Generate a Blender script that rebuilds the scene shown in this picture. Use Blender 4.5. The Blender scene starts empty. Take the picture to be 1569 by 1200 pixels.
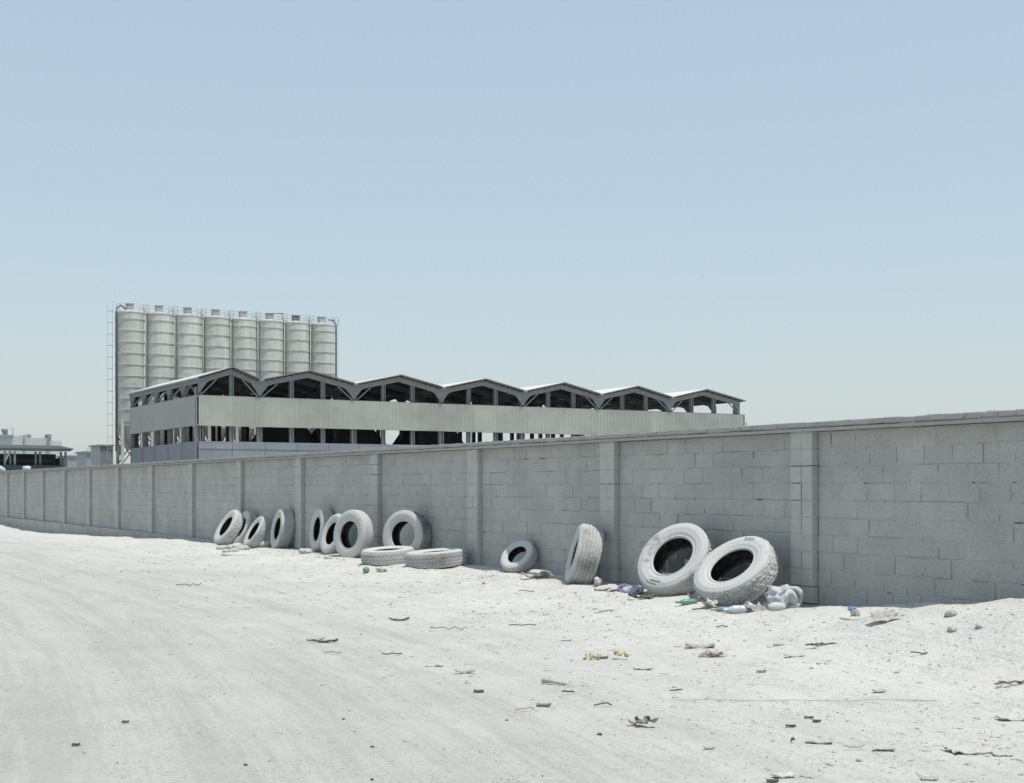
import bpy, bmesh, math, random
import numpy as np
from mathutils import Vector, Matrix, Euler

random.seed(7)
RNG = np.random.default_rng(7)
SC = bpy.context.scene
COL = SC.collection
R = math.radians

# ------------------------------------------------------------------ camera
CAMH = 1.45                      # camera height above the track
FPX = 2038.0                     # focal length in photograph pixels
cd = bpy.data.cameras.new('camera')
cam = bpy.data.objects.new('camera', cd)
COL.objects.link(cam)
cam.location = (0, 0, CAMH)
cam.rotation_euler = (R(90), 0, 0)
cd.sensor_fit = 'HORIZONTAL'
cd.sensor_width = 36.0
cd.lens = 36.0 * FPX / 1569.0
cd.shift_y = 147.0 / 1569.0
cd.clip_start = 0.05
cd.clip_end = 9000.0
SC.camera = cam

# ------------------------------------------------------------------ sky, sun, exposure
SUN = Vector((0.281, -0.183, 1.0)).normalized()     # direction towards the sun
w = bpy.data.worlds.new('World')
SC.world = w
w.use_nodes = True
nt = w.node_tree
nt.nodes.clear()
sky = nt.nodes.new('ShaderNodeTexSky')
sky.sky_type = 'NISHITA'
sky.sun_disc = False
sky.sun_elevation = math.asin(SUN.z)
sky.sun_rotation = math.atan2(SUN.x, SUN.y)
sky.altitude = 0
sky.air_density = 1.4
sky.dust_density = 1.0
sky.ozone_density = 1.0
bg = nt.nodes.new('ShaderNodeBackground')
bg.inputs['Strength'].default_value = 0.05
wo = nt.nodes.new('ShaderNodeOutputWorld')
nt.links.new(sky.outputs[0], bg.inputs[0])
veil = nt.nodes.new('ShaderNodeBackground')      # even dust veil of a hot hazy noon
veil.inputs['Color'].default_value = (.347, .415, .473, 1)
addw = nt.nodes.new('ShaderNodeAddShader')
nt.links.new(bg.outputs[0], addw.inputs[0])
nt.links.new(veil.outputs[0], addw.inputs[1])
nt.links.new(addw.outputs[0], wo.inputs[0])
sl = bpy.data.lights.new('sun', 'SUN')
sl.energy = 3.9
sl.angle = R(0.53)
sl.color = (1.0, 0.972, 0.895)
so = bpy.data.objects.new('sun', sl)
COL.objects.link(so)
so.rotation_euler = SUN.to_track_quat('Z', 'Y').to_euler()
so.location = (20, -10, 60)
SC.view_settings.view_transform = 'Standard'
SC.view_settings.look = 'None'
SC.view_settings.gamma = 1.0
SC.view_settings.exposure = 0.0
SC.view_settings.use_curve_mapping = False

# ------------------------------------------------------------------ frames and terrain
D2 = np.array([-0.5064, 0.8623])         # along the boundary wall, away from the camera
N2 = np.array([-0.8623, -0.5064])        # out of the wall towards the track
P0 = np.array([3.47, 15.38])
Dv = Vector((D2[0], D2[1], 0)); Nv = Vector((N2[0], N2[1], 0)); UP = Vector((0, 0, 1))
WROT = math.atan2(D2[1], D2[0])

def wall_pt(s, q, z):                    # z relative to the camera height
    return Vector((P0[0] + s*D2[0] + q*N2[0], P0[1] + s*D2[1] + q*N2[1], z + CAMH))

def _hash(ix, iy, seed):
    h = (ix.astype(np.int64)*374761393 + iy.astype(np.int64)*668265263 + seed*974711) & 0xffffffff
    h = ((h ^ (h >> 13))*1274126177) & 0xffffffff
    return ((h ^ (h >> 16)) & 0xffff)/65535.0

def vnoise(x, y, seed=0):
    x = np.asarray(x, float); y = np.asarray(y, float)
    ix = np.floor(x); iy = np.floor(y)
    fx = x-ix; fy = y-iy
    fx = fx*fx*(3-2*fx); fy = fy*fy*(3-2*fy)
    ix = ix.astype(np.int64); iy = iy.astype(np.int64)
    a = _hash(ix, iy, seed); b = _hash(ix+1, iy, seed)
    c = _hash(ix, iy+1, seed); d = _hash(ix+1, iy+1, seed)
    return (a*(1-fx)+b*fx)*(1-fy)+(c*(1-fx)+d*fx)*fy-0.5

def sstep(x, a, b):
    t = np.clip((x-a)/(b-a), 0, 1)
    return t*t*(3-2*t)

GS = np.array([-30, -12, -6, -4, -3, -1.8, -.6, 0, 4, 8, 12, 16, 20, 24, 28, 32, 36, 40, 45, 52, 60, 120.])
GZ = np.array([-1.2, -1.1, -1.00, -1.01, -1.07, -1.23, -1.33, -1.36, -1.36, -1.31, -1.31, -1.36, -1.39, -1.42, -1.50, -1.58, -1.65, -1.74, -1.78, -1.68, -1.62, -1.55])

def terrain(x, y, fine=True):
    """ground height relative to the camera"""
    x = np.asarray(x, float); y = np.asarray(y, float)
    s = (x-P0[0])*D2[0]+(y-P0[1])*D2[1]
    q = (x-P0[0])*N2[0]+(y-P0[1])*N2[1]
    g = np.interp(s, GS, GZ)
    road = np.interp(s, [-30, 10, 20, 40, 60, 120, 400], [-1.45, -1.45, -1.45, -1.5, -1.52, -1.5, -1.5])
    k = sstep(q, .25, 3.2)
    z = g*(1-k)+road*k
    behind = sstep(-q, .4, 1.5)
    z = z*(1-behind)+(-1.5)*behind
    # verge of loose sand on the right
    berm = sstep(-s, 1.4, 4.0)*np.exp(-((q-1.1)/.75)**2)
    z = z+berm*.08
    near = np.exp(-((q-.9)/1.1)**2)*(q > -.3)
    dist = np.sqrt(x*x+y*y)
    fade = 1/(1+(dist/60.)**2)
    z = z+near*(vnoise(s*1.1, q*1.3, 3)*.09+vnoise(s*2.7, q*2.9, 4)*.05+vnoise(s*6, q*6, 5)*.03)*fade
    z = z+vnoise(x*.16, y*.16, 11)*.09*sstep(q, 1, 4)
    # wheel tracks
    u = q-.0072*np.clip(10-s, 0, 30)**2
    tr = sstep(q, 2.0, 5.0)
    tr = tr*(.15+.85*sstep(u, 3.0, 6.5))
    z = z+tr*(vnoise(u*1.7, s*.05, 21)*.020+vnoise(u*4.3, s*.11, 22)*.006+vnoise(u*11, s*.2, 25)*.004)*fade
    if fine:
        rough = (.35+.65*sstep(u, 5.5, 1.5))
        z = z+(vnoise(x*2.3, y*2.3, 6)*.022+vnoise(x*5.9, y*5.9, 7)*.012)*rough*fade
        z = z+(vnoise(x*14, y*14, 8)*.007+vnoise(x*33, y*33, 9)*.0035)*rough*(dist < 45)
        # clods and footprints
        c = vnoise(x*8.1, y*8.1, 12)
        z = z+np.clip(c-.27, 0, 1)*.10*np.clip(vnoise(x*.7, y*.7, 13)+.35, 0, 1)*rough
    return z

def gz(x, y):
    return float(terrain(x, y)) + CAMH

def ground_at(px, py):
    """point of the ground seen at a pixel of the photograph"""
    rx = (px-784.)/FPX; rz = (747.-py)/FPX
    t = 1.4/max(-rz, 1e-4)
    for _ in range(14):
        t = .5*t+.5*(float(terrain(rx*t, t, False))/rz)
    return rx*t, t, gz(rx*t, t)

# ------------------------------------------------------------------ object helpers
def tag(o, label=None, cat=None, group=None, kind=None):
    if label: o['label'] = label
    if cat: o['category'] = cat
    if group: o['group'] = group
    if kind: o['kind'] = kind
    return o

def empty(name, loc=(0, 0, 0), rz=0.0):
    o = bpy.data.objects.new(name, None)
    COL.objects.link(o)
    o.location = loc
    o.rotation_euler = (0, 0, rz)
    o.empty_display_size = .2
    return o

def mesh_obj(name, verts, faces, mat=None, parent=None, smooth=False, mids=None, mats=None):
    me = bpy.data.meshes.new(name)
    me.from_pydata([tuple(v) for v in verts], [], [tuple(f) for f in faces])
    if mats:
        for m in mats: me.materials.append(m)
    elif mat: me.materials.append(mat)
    if mids is not None: me.polygons.foreach_set('material_index', np.asarray(mids, dtype=np.int32))
    if smooth: me.polygons.foreach_set('use_smooth', np.ones(len(me.polygons), dtype=bool))
    me.update()
    o = bpy.data.objects.new(name, me)
    COL.objects.link(o)
    if parent: o.parent = parent
    return o

def link_copy(me, name, parent, loc=(0, 0, 0), rot=(0, 0, 0), scale=(1, 1, 1)):
    o = bpy.data.objects.new(name, me)
    COL.objects.link(o)
    o.parent = parent
    o.location = loc; o.rotation_euler = rot; o.scale = scale
    return o

class MB:
    """collects simple solids into one mesh"""
    def __init__(s): s.v = []; s.f = []
    def add(s, v, f):
        n = len(s.v); s.v += [tuple(p) for p in v]; s.f += [tuple(i+n for i in q) for q in f]
        return s
    def box(s, x0, x1, y0, y1, z0, z1, jit=0.0):
        v = [(x, y, z) for x in (x0, x1) for y in (y0, y1) for z in (z0, z1)]
        if jit: v = [tuple(c+random.uniform(-jit, jit) for c in p) for p in v]
        return s.add(v, [(0, 1, 3, 2), (4, 6, 7, 5), (0, 4, 5, 1), (2, 3, 7, 6), (0, 2, 6, 4), (1, 5, 7, 3)])
    def bar(s, a, b, w, h=None, up=(0, 0, 1)):
        a = Vector(a); b = Vector(b); h = h or w
        t = (b-a).normalized(); u = Vector(up)
        if abs(t.dot(u)) > .98: u = Vector((1, 0, 0))
        x = t.cross(u).normalized(); y = x.cross(t).normalized()
        v = []
        for p in (a, b):
            for i, j in ((-1, -1), (1, -1), (1, 1), (-1, 1)):
                v.append(p+x*i*w/2+y*j*h/2)
        return s.add(v, [(3, 2, 1, 0), (4, 5, 6, 7), (0, 1, 5, 4), (1, 2, 6, 5), (2, 3, 7, 6), (3, 0, 4, 7)])
    def tube(s, pts, r, n=8, cap=True):
        pts = [Vector(p) for p in pts]; base = len(s.v)
        rs = r if isinstance(r, (list, tuple)) else [r]*len(pts)
        for i, p in enumerate(pts):
            t = (pts[min(i+1, len(pts)-1)]-pts[max(i-1, 0)]).normalized()
            u = Vector((0, 0, 1)) if abs(t.z) < .95 else Vector((1, 0, 0))
            x = t.cross(u).normalized(); y = x.cross(t).normalized()
            for k in range(n):
                a = 2*math.pi*k/n
                s.v.append(tuple(p+(x*math.cos(a)+y*math.sin(a))*rs[i]))
        for i in range(len(pts)-1):
            for k in range(n):
                k2 = (k+1) % n
                s.f.append((base+i*n+k, base+i*n+k2, base+(i+1)*n+k2, base+(i+1)*n+k))
        if cap:
            s.f.append(tuple(base+k for k in range(n))[::-1])
            s.f.append(tuple(base+(len(pts)-1)*n+k for k in range(n)))
        return s
    def build(s, name, mat, parent=None, smooth=False):
        return mesh_obj(name, s.v, s.f, mat, parent, smooth)

def lathe(prof, n=24, close=False):
    """prof: list of (r,z) -> verts, faces around z"""
    v = []; f = []
    m = len(prof)
    for k in range(n):
        a = 2*math.pi*k/n
        for r, z in prof: v.append((r*math.cos(a), r*math.sin(a), z))
    for k in range(n):
        k2 = (k+1) % n
        for i in range(m if close else m-1):
            j = (i+1) % m
            f.append((k*m+i, k2*m+i, k2*m+j, k*m+j))
    return v, f

# ------------------------------------------------------------------ materials
def mat(name, col=(.5, .5, .5), rough=.9, var=.0, scale=5.0, col2=None, bump=0.0, bscale=40.0,
        objvar=0.0, island=False, metal=0.0, spec=.3, stretch=None, speck=0.0, speckcol=(.05, .05, .05), speckscale=60., bdist=.01, blotch=0.0, blscale=.9):
    m = bpy.data.materials.new(name)
    m.use_nodes = True
    t = m.node_tree; N = t.nodes; L = t.links
    b = N['Principled BSDF']
    b.inputs['Roughness'].default_value = rough
    b.inputs['Metallic'].default_value = metal
    b.inputs['Specular IOR Level'].default_value = spec
    tc = N.new('ShaderNodeNewGeometry')
    src = tc.outputs['Position']
    if stretch:
        mp = N.new('ShaderNodeMapping'); mp.inputs['Scale'].default_value = stretch
        L.new(src, mp.inputs[0]); src = mp.outputs[0]
    n1 = N.new('ShaderNodeTexNoise'); n1.inputs['Scale'].default_value = scale; n1.inputs['Detail'].default_value = 8
    n1.inputs['Roughness'].default_value = .62
    L.new(src, n1.inputs['Vector'])
    cr = N.new('ShaderNodeMapRange'); cr.inputs[1].default_value = .3; cr.inputs[2].default_value = .7
    L.new(n1.outputs[0], cr.inputs[0])
    mx = N.new('ShaderNodeMix'); mx.data_type = 'RGBA'
    c2 = col2 if col2 else tuple(c*(1-var) for c in col)
    c1 = col if col2 else tuple(min(1, c*(1+var)) for c in col)
    mx.inputs[6].default_value = (*c1, 1); mx.inputs[7].default_value = (*c2, 1)
    L.new(cr.outputs[0], mx.inputs[0])
    out = mx.outputs[2]
    if speck:
        n3 = N.new('ShaderNodeTexNoise'); n3.inputs['Scale'].default_value = speckscale; n3.inputs['Detail'].default_value = 4
        n3.inputs['Roughness'].default_value = .7
        L.new(tc.outputs['Position'], n3.inputs['Vector'])
        r3 = N.new('ShaderNodeMapRange'); r3.inputs[1].default_value = .54; r3.inputs[2].default_value = .64
        r3.inputs[4].default_value = speck
        L.new(n3.outputs[0], r3.inputs[0])
        m3 = N.new('ShaderNodeMix'); m3.data_type = 'RGBA'
        L.new(r3.outputs[0], m3.inputs[0]); L.new(out, m3.inputs[6]); m3.inputs[7].default_value = (*speckcol, 1)
        out = m3.outputs[2]
    if blotch:
        n4 = N.new('ShaderNodeTexNoise'); n4.inputs['Scale'].default_value = blscale; n4.inputs['Detail'].default_value = 5; n4.inputs['Roughness'].default_value = .6
        L.new(tc.outputs['Position'], n4.inputs['Vector'])
        r4 = N.new('ShaderNodeMapRange'); r4.inputs[1].default_value = .32; r4.inputs[2].default_value = .68; r4.inputs[3].default_value = 1-blotch; r4.inputs[4].default_value = 1+blotch
        L.new(n4.outputs[0], r4.inputs[0])
        h4 = N.new('ShaderNodeHueSaturation'); L.new(r4.outputs[0], h4.inputs['Value']); L.new(out, h4.inputs['Color'])
        out = h4.outputs[0]
    if objvar:
        oi = N.new('ShaderNodeObjectInfo')
        r = oi.outputs['Random']
        if island:
            ad = N.new('ShaderNodeMath'); ad.operation = 'ADD'
            L.new(r, ad.inputs[0]); L.new(tc.outputs['Random Per Island'], ad.inputs[1])
            fr = N.new('ShaderNodeMath'); fr.operation = 'FRACT'; L.new(ad.outputs[0], fr.inputs[0]); r = fr.outputs[0]
        mr = N.new('ShaderNodeMapRange'); mr.inputs[3].default_value = 1-objvar; mr.inputs[4].default_value = 1+objvar
        L.new(r, mr.inputs[0])
        hs = N.new('ShaderNodeHueSaturation'); L.new(mr.outputs[0], hs.inputs['Value']); L.new(out, hs.inputs['Color'])
        out = hs.outputs[0]
    L.new(out, b.inputs['Base Color'])
    if bump:
        n2 = N.new('ShaderNodeTexNoise'); n2.inputs['Scale'].default_value = bscale; n2.inputs['Detail'].default_value = 6
        n2.inputs['Roughness'].default_value = .65
        L.new(src if not stretch else tc.outputs['Position'], n2.inputs['Vector'])
        bp = N.new('ShaderNodeBump'); bp.inputs['Strength'].default_value = bump; bp.inputs['Distance'].default_value = bdist
        L.new(n2.outputs[0], bp.inputs['Height']); L.new(bp.outputs[0], b.inputs['Normal'])
    return m

M_block = mat('dusty_concrete_block', (.445, .447, .422), var=.05, scale=3.5, bump=.9, bscale=60, objvar=.03, island=True, speck=.42, speckcol=(.24, .24, .23), speckscale=34, bdist=.018, blotch=.10, blscale=1.3)
M_mortar = mat('pale_mortar', (.41, .412, .39), var=.08, scale=6, bump=.5, bscale=60, blotch=.10, blscale=1.3)
M_core = mat('wall_core', (.10, .10, .10), var=.2, scale=9)
M_pier = mat('pier_block', (.46, .46, .433), var=.06, scale=4, bump=.5, bscale=70, objvar=.03, island=True, speck=.3, speckcol=(.15, .15, .15), speckscale=50)
M_cope = mat('coping_block', (0.37, 0.365, 0.344), var=.10, scale=7, bump=.7, bscale=40, objvar=.05, island=True)
M_foot = mat('footing_concrete', (.42, .41, .39), var=.15, scale=2.5, bump=.6, bscale=20)
M_steel = mat('grey_painted_steel', (.21, .22, .225), var=.12, scale=1.2, rough=.6)
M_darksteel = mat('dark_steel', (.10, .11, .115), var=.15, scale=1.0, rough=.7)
M_clad = mat('corrugated_cladding', (0.361, 0.37, 0.339), var=.12, scale=.35, rough=.55, objvar=.06)
M_cladside = mat('grey_side_cladding', (.345, .355, .345), var=.06, scale=.4, rough=.55, objvar=.03)
M_roof = mat('white_roof_sheet', (0.612, 0.603, 0.544), var=.06, scale=.3, rough=.5)
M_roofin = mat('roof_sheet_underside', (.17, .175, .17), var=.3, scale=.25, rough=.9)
M_lower = mat('blue_grey_wall_panel', (.215, .232, .255), var=.08, scale=.5, objvar=.07)
M_pile = mat('dark_aggregate', (.065, .07, .07), var=.3, scale=.6, bump=.5, bscale=2)
M_whiteheap = mat('white_sand_heap', (0.496, 0.488, 0.464), var=.1, scale=2)
M_silo = mat('silo_shell', (0.568, 0.585, 0.55), col2=(0.43, 0.43, 0.396), scale=.35, rough=.6, objvar=.08, stretch=(3.0, 3.0, .35), speck=.5, speckcol=(.36, .34, .30), speckscale=.8)
M_silolow = mat('silo_cone', (.50, .47, .42), col2=(.36, .33, .28), scale=.5, rough=.7)
M_pipe = mat('silo_pipe', (0.568, 0.568, 0.533), var=.05)
M_darkpipe = mat('dark_pipe', (.13, .15, .16), var=.1)
M_rail = mat('galvanised_rail', (.40, .43, .44), var=.08)
M_boxcap = mat('box_cap', (.25, .255, .25), var=.1)
M_box = mat('filter_box', (.38, .37, .34), var=.2, scale=1.0, objvar=.15)
M_farwall = mat('far_pale_wall', (0.43, 0.447, 0.439), var=.05, scale=.2, objvar=.05)
M_farblue = mat('far_blue_wall', (.26, .30, .34), var=.06, scale=.3)
M_fargrey = mat('far_grey_wall', (.25, .27, .28), var=.10, scale=.3, stretch=(1, 1, .2))
M_fardark = mat('far_dark_cladding', (.10, .12, .135), var=.12, scale=.3)
M_fardeep = mat('far_dark_roof', (.07, .085, .09), var=.1, scale=.3)
M_paper = mat('dusty_paper', (0.464, 0.448, 0.416), var=.12, scale=14, objvar=.1)
M_card = mat('dusty_cardboard', (0.352, 0.336, 0.304), var=.2, scale=18, objvar=.15)
M_darkbit = mat('dark_scrap', (.10, .095, .085), var=.3, scale=30, objvar=.3)
M_wood = mat('weathered_wood', (0.192, 0.168, 0.144), var=.25, scale=25)
M_rock = mat('limestone', (0.44, 0.432, 0.4), var=.12, scale=14, bump=.5, bscale=50, objvar=.1)
M_bagw = mat('white_woven_bag', (0.48, 0.488, 0.496), var=.08, scale=12, bump=.3, bscale=90, rough=.7)
M_bagb = mat('pale_blue_bag', (.38, .46, .64), col2=(.50, .53, .56), scale=9, rough=.6)
M_bagp = mat('violet_bag', (.22, .20, .36), var=.2, scale=14, rough=.6)
M_green = mat('green_plastic', (0.048, 0.208, 0.128), col2=(0.16, 0.32, 0.24), scale=14, rough=.35, spec=.5)
M_teal = mat('teal_plastic', (0.128, 0.256, 0.264), col2=(0.36, 0.4, 0.4), scale=16, rough=.4)
M_clear = mat('dusty_clear_plastic', (0.44, 0.488, 0.528), var=.1, scale=20, rough=.35, spec=.5)
M_yellow = mat('yellow_foam', (0.496, 0.384, 0.112), col2=(0.528, 0.48, 0.32), scale=22, rough=.8)
M_pink = mat('pinkish_rag', (0.336, 0.288, 0.296), var=.25, scale=20)
M_blue = mat('bright_blue_plastic', (0.16, 0.256, 0.496), var=.1, scale=20, rough=.5)
M_shadeblock = mat('shade_painted_block', (.13, .135, .13), col2=(.07, .075, .07), scale=6, bump=.5, bscale=70)  # dark block colour, shade behind the leaning tyres painted in
M_soot = mat('soot_black_block', (.07, .075, .08), var=.3, scale=8, bump=.4)

# sand: colour by noise, fine relief, wheel streaks from a stored coordinate
def sand_material():
    m = bpy.data.materials.new('white_dusty_sand')
    m.use_nodes = True
    t = m.node_tree; N = t.nodes; L = t.links; b = N['Principled BSDF']
    b.inputs['Roughness'].default_value = 1.0
    b.inputs['Specular IOR Level'].default_value = .1
    geo = N.new('ShaderNodeNewGeometry')
    at = N.new('ShaderNodeAttribute'); at.attribute_name = 'track'
    def noise(src, sc, det=6, ro=.6):
        n = N.new('ShaderNodeTexNoise'); n.inputs['Scale'].default_value = sc; n.inputs['Detail'].default_value = det
        n.inputs['Roughness'].default_value = ro; L.new(src, n.inputs['Vector']); return n.outputs[0]
    def mr(x, a, bb, c, d):
        n = N.new('ShaderNodeMapRange'); n.inputs[1].default_value = a; n.inputs[2].default_value = bb
        n.inputs[3].default_value = c; n.inputs[4].default_value = d; L.new(x, n.inputs[0]); return n.outputs[0]
    def mix(f, a, bb):
        n = N.new('ShaderNodeMix'); n.data_type = 'RGBA'
        L.new(f, n.inputs[0])
        for i, c in ((6, a), (7, bb)):
            if isinstance(c, tuple): n.inputs[i].default_value = (*c, 1)
            else: L.new(c, n.inputs[i])
        return n.outputs[2]
    mp = N.new('ShaderNodeMapping'); mp.inputs['Scale'].default_value = (1, .06, 1); L.new(at.outputs['Vector'], mp.inputs[0])
    base = mix(mr(noise(geo.outputs['Position'], .35, 5), .35, .65, 0, 1), (.575, .57, .54), (.535, .53, .50))
    sx = N.new('ShaderNodeSeparateXYZ'); L.new(at.outputs['Vector'], sx.inputs[0])
    wob = N.new('ShaderNodeMath'); wob.operation = 'MULTIPLY_ADD'; L.new(noise(geo.outputs['Position'], .5, 4), wob.inputs[0]); wob.inputs[1].default_value = 5.0; L.new(sx.outputs['X'], wob.inputs[2])
    pack = mr(wob.outputs[0], 4.0, 8.5, 0, .85)
    base = mix(pack, base, (.43, .43, .41))
    st = mr(noise(mp.outputs[0], 2.6, 8, .75), .46, .58, 0, .65)
    stm = N.new('ShaderNodeMath'); stm.operation = 'MULTIPLY'; L.new(st, stm.inputs[0]); L.new(pack, stm.inputs[1]); st = stm.outputs[0]
    base = mix(st, base, (.345, .335, .305))
    st2 = mr(noise(mp.outputs[0], 14.0, 6, .7), .52, .66, 0, .4)
    base = mix(st2, base, (.35, .34, .31))
    pk = mr(noise(geo.outputs['Position'], .8, 3), .56, .72, 0, .35)
    base = mix(pk, base, (.45, .415, .37))
    gr = mr(noise(geo.outputs['Position'], 48, 5, .8), .53, .60, 0, .8)
    gp = mr(noise(geo.outputs['Position'], 1.4, 5, .7), .42, .58, .2, 1)
    gm = N.new('ShaderNodeMath'); gm.operation = 'MULTIPLY'; L.new(gr, gm.inputs[0]); L.new(gp, gm.inputs[1])
    base = mix(gm.outputs[0], base, (.22, .205, .185))
    gr2 = mr(noise(geo.outputs['Position'], 15, 7, .85), .54, .62, 0, .55)
    base = mix(gr2, base, (.30, .285, .26))
    L.new(base, b.inputs['Base Color'])
    h1 = noise(geo.outputs['Position'], 22, 8, .7)
    h2 = noise(mp.outputs[0], 9, 5, .6)
    ad = N.new('ShaderNodeMath'); ad.operation = 'MULTIPLY_ADD'; L.new(h2, ad.inputs[0]); ad.inputs[1].default_value = .5; L.new(h1, ad.inputs[2])
    bp = N.new('ShaderNodeBump'); bp.inputs['Strength'].default_value = .7; bp.inputs['Distance'].default_value = .025
    L.new(ad.outputs[0], bp.inputs['Height']); L.new(bp.outputs[0], b.inputs['Normal'])
    return m
M_sand = sand_material()

def tyre_material(name, lo, dust, rubber, seed, spec=.25, nscale=16.0, bumpd=.008, bumps=.45):
    """rubber under a coat of pale dust that is rubbed off in places; lo = how bare"""
    m = bpy.data.materials.new(name); m.use_nodes = True
    t = m.node_tree; N = t.nodes; L = t.links; b = N['Principled BSDF']
    b.inputs['Roughness'].default_value = .95; b.inputs['Specular IOR Level'].default_value = spec
    geo = N.new('ShaderNodeNewGeometry')
    mp = N.new('ShaderNodeMapping'); mp.inputs['Location'].default_value = (seed*3.1, seed*1.7, 0)
    L.new(geo.outputs['Position'], mp.inputs[0])
    a = N.new('ShaderNodeTexNoise'); a.inputs['Scale'].default_value = nscale; a.inputs['Detail'].default_value = 8; a.inputs['Roughness'].default_value = .72
    L.new(mp.outputs[0], a.inputs['Vector'])
    c = N.new('ShaderNodeTexNoise'); c.inputs['Scale'].default_value = 2.2; c.inputs['Detail'].default_value = 3
    L.new(mp.outputs[0], c.inputs['Vector'])
    s = N.new('ShaderNodeMath'); s.operation = 'MULTIPLY_ADD'; L.new(c.outputs[0], s.inputs[0]); s.inputs[1].default_value = .8; L.new(a.outputs[0], s.inputs[2])
    r = N.new('ShaderNodeMapRange'); r.inputs[1].default_value = 1.03-lo; r.inputs[2].default_value = 1.25-lo; r.inputs[3].default_value = 0; r.inputs[4].default_value = .85
    L.new(s.outputs[0], r.inputs[0])
    x = N.new('ShaderNodeMix'); x.data_type = 'RGBA'; L.new(r.outputs[0], x.inputs[0])
    x.inputs[6].default_value = (*dust, 1); x.inputs[7].default_value = (*rubber, 1)
    L.new(x.outputs[2], b.inputs['Base Color'])
    n2 = N.new('ShaderNodeTexNoise'); n2.inputs['Scale'].default_value = 45; n2.inputs['Detail'].default_value = 4
    L.new(mp.outputs[0], n2.inputs['Vector'])
    bp = N.new('ShaderNodeBump'); bp.inputs['Strength'].default_value = bumps; bp.inputs['Distance'].default_value = bumpd
    L.new(n2.outputs[0], bp.inputs['Height']); L.new(bp.outputs[0], b.inputs['Normal'])
    return m
M_tyre = tyre_material('dusty_tyre', .03, (.50, .50, .485), (.18, .18, .178), 1)
M_tread = tyre_material('dusty_tread', .10, (.47, .47, .455), (.13, .13, .128), 2, nscale=52, bumpd=.014, bumps=.7)
M_treadbare = tyre_material('worn_tread', .22, (.36, .36, .35), (.06, .06, .06), 3, nscale=26)
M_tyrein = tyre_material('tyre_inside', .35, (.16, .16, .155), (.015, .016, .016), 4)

# ------------------------------------------------------------------ the ground
def build_ground():
    th = np.concatenate([np.linspace(-180, -30, 50)[:-1], np.linspace(-30, 30, 620), np.linspace(30, 180, 50)[1:]])
    th = np.radians(th)
    r = np.concatenate([np.linspace(.4, 5.0, 14)[:-1], 5.0*np.exp(np.linspace(0, math.log(80/5.), 520))[:-1], 80*np.exp(np.linspace(0, math.log(4500/80.), 60))])
    T, RR = np.meshgrid(th, r)
    X = RR*np.sin(T); Y = RR*np.cos(T)
    Z = terrain(X, Y)+CAMH
    nr, na = X.shape
    verts = np.stack([X, Y, Z], -1).reshape(-1, 3)
    i = np.arange(nr-1)[:, None]*na+np.arange(na-1)[None, :]
    faces = np.stack([i, i+na, i+na+1, i+1], -1).reshape(-1, 4)[:, ::-1]
    # centre cap
    me = bpy.data.meshes.new('ground')
    nf = len(faces)
    me.vertices.add(len(verts)); me.vertices.foreach_set('co', verts.ravel())
    me.loops.add(nf*4); me.loops.foreach_set('vertex_index', faces.ravel().astype(np.int32))
    me.polygons.add(nf); me.polygons.foreach_set('loop_start', np.arange(0, nf*4, 4, dtype=np.int32))
    me.polygons.foreach_set('use_smooth', np.ones(nf, dtype=bool))
    me.update(calc_edges=True)
    s = (X-P0[0])*D2[0]+(Y-P0[1])*D2[1]; q = (X-P0[0])*N2[0]+(Y-P0[1])*N2[1]
    u = q-.0072*np.clip(10-s, 0, 30)**2
    at = me.attributes.new('track', 'FLOAT_VECTOR', 'POINT')
    at.data.foreach_set('vector', np.stack([u, s, np.zeros_like(u)], -1).ravel())
    me.materials.append(M_sand)
    o = bpy.data.objects.new('ground', me); COL.objects.link(o)
    tag(o, kind='structure')
build_ground()

# ------------------------------------------------------------------ the boundary wall
WALL = empty('boundary_wall', wall_pt(0, 0, -1.35), WROT)
tag(WALL, 'long grey concrete block wall with piers and a block coping running across the sand', 'wall')
# local frame of the wall: x = along (s), y = -q (into the wall)  ... rotation WROT puts +x on D, +y on -N
ZB = -1.35
def wl(s, q, z): return (s, -q, z-ZB)
_yy = Matrix.Rotation(WROT, 3, 'Z') @ Vector((0, 1, 0))
YS = 1.0 if _yy.dot(Nv) > 0 else -1.0           # sign of local y for outward

def block_mesh(name, L_, H_, T_, m, n=4, chip=.004):
    out = []
    for k in range(n):
        b = .005
        v = []; f = []
        # front ring layout: outer ring at y=-b, inner inset at y=0 (outward), back ring
        def ring(ix, y, j):
            pts = []
            for sx, sz in ((-1, -1), (1, -1), (1, 1), (-1, 1)):
                pts.append((sx*(L_/2-ix)+random.uniform(-j, j), y, sz*(H_/2-ix)+random.uniform(-j, j)))
            return pts
        v += ring(0, -T_, 0); v += ring(0, -b, chip*.5); v += ring(b*1.4, 0, chip)
        for r0 in (0, 4):
            for i in range(4):
                j = (i+1) % 4
                f.append((r0+i, r0+j, r0+4+j, r0+4+i))
        f.append((8, 9, 10, 11))
        f = [q[::-1] for q in f]
        if YS < 0:
            v = [(x, -y, z) for x, y, z in v]; f = [q[::-1] for q in f]
        me = bpy.data.meshes.new(name); me.from_pydata(v, [], f); me.materials.append(m); me.update()
        out.append(me)
    return out
JT = .009
BMOD = .385
BM = block_mesh('block', BMOD-JT, .20-JT, .055, M_block, 6)
BMH = block_mesh('block', .20-JT, .20-JT, .055, M_block, 3)
PBM = block_mesh('pier_block', .185-JT, .20-JT, .10, M_pier, 4)
PBW = block_mesh('pier_block', .37-JT, .20-JT, .10, M_pier, 3)
CBM = block_mesh('coping_block', .205, .058, .20, M_cope, 5, .009)

PQ = -.09          # face plane of the panels
NP_ = 17           # number of bays, first one lies beyond the right edge
ZTOP = .65
SOOT = {(0, 6, 2.4), (0, 5, 2.0)}

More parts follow.
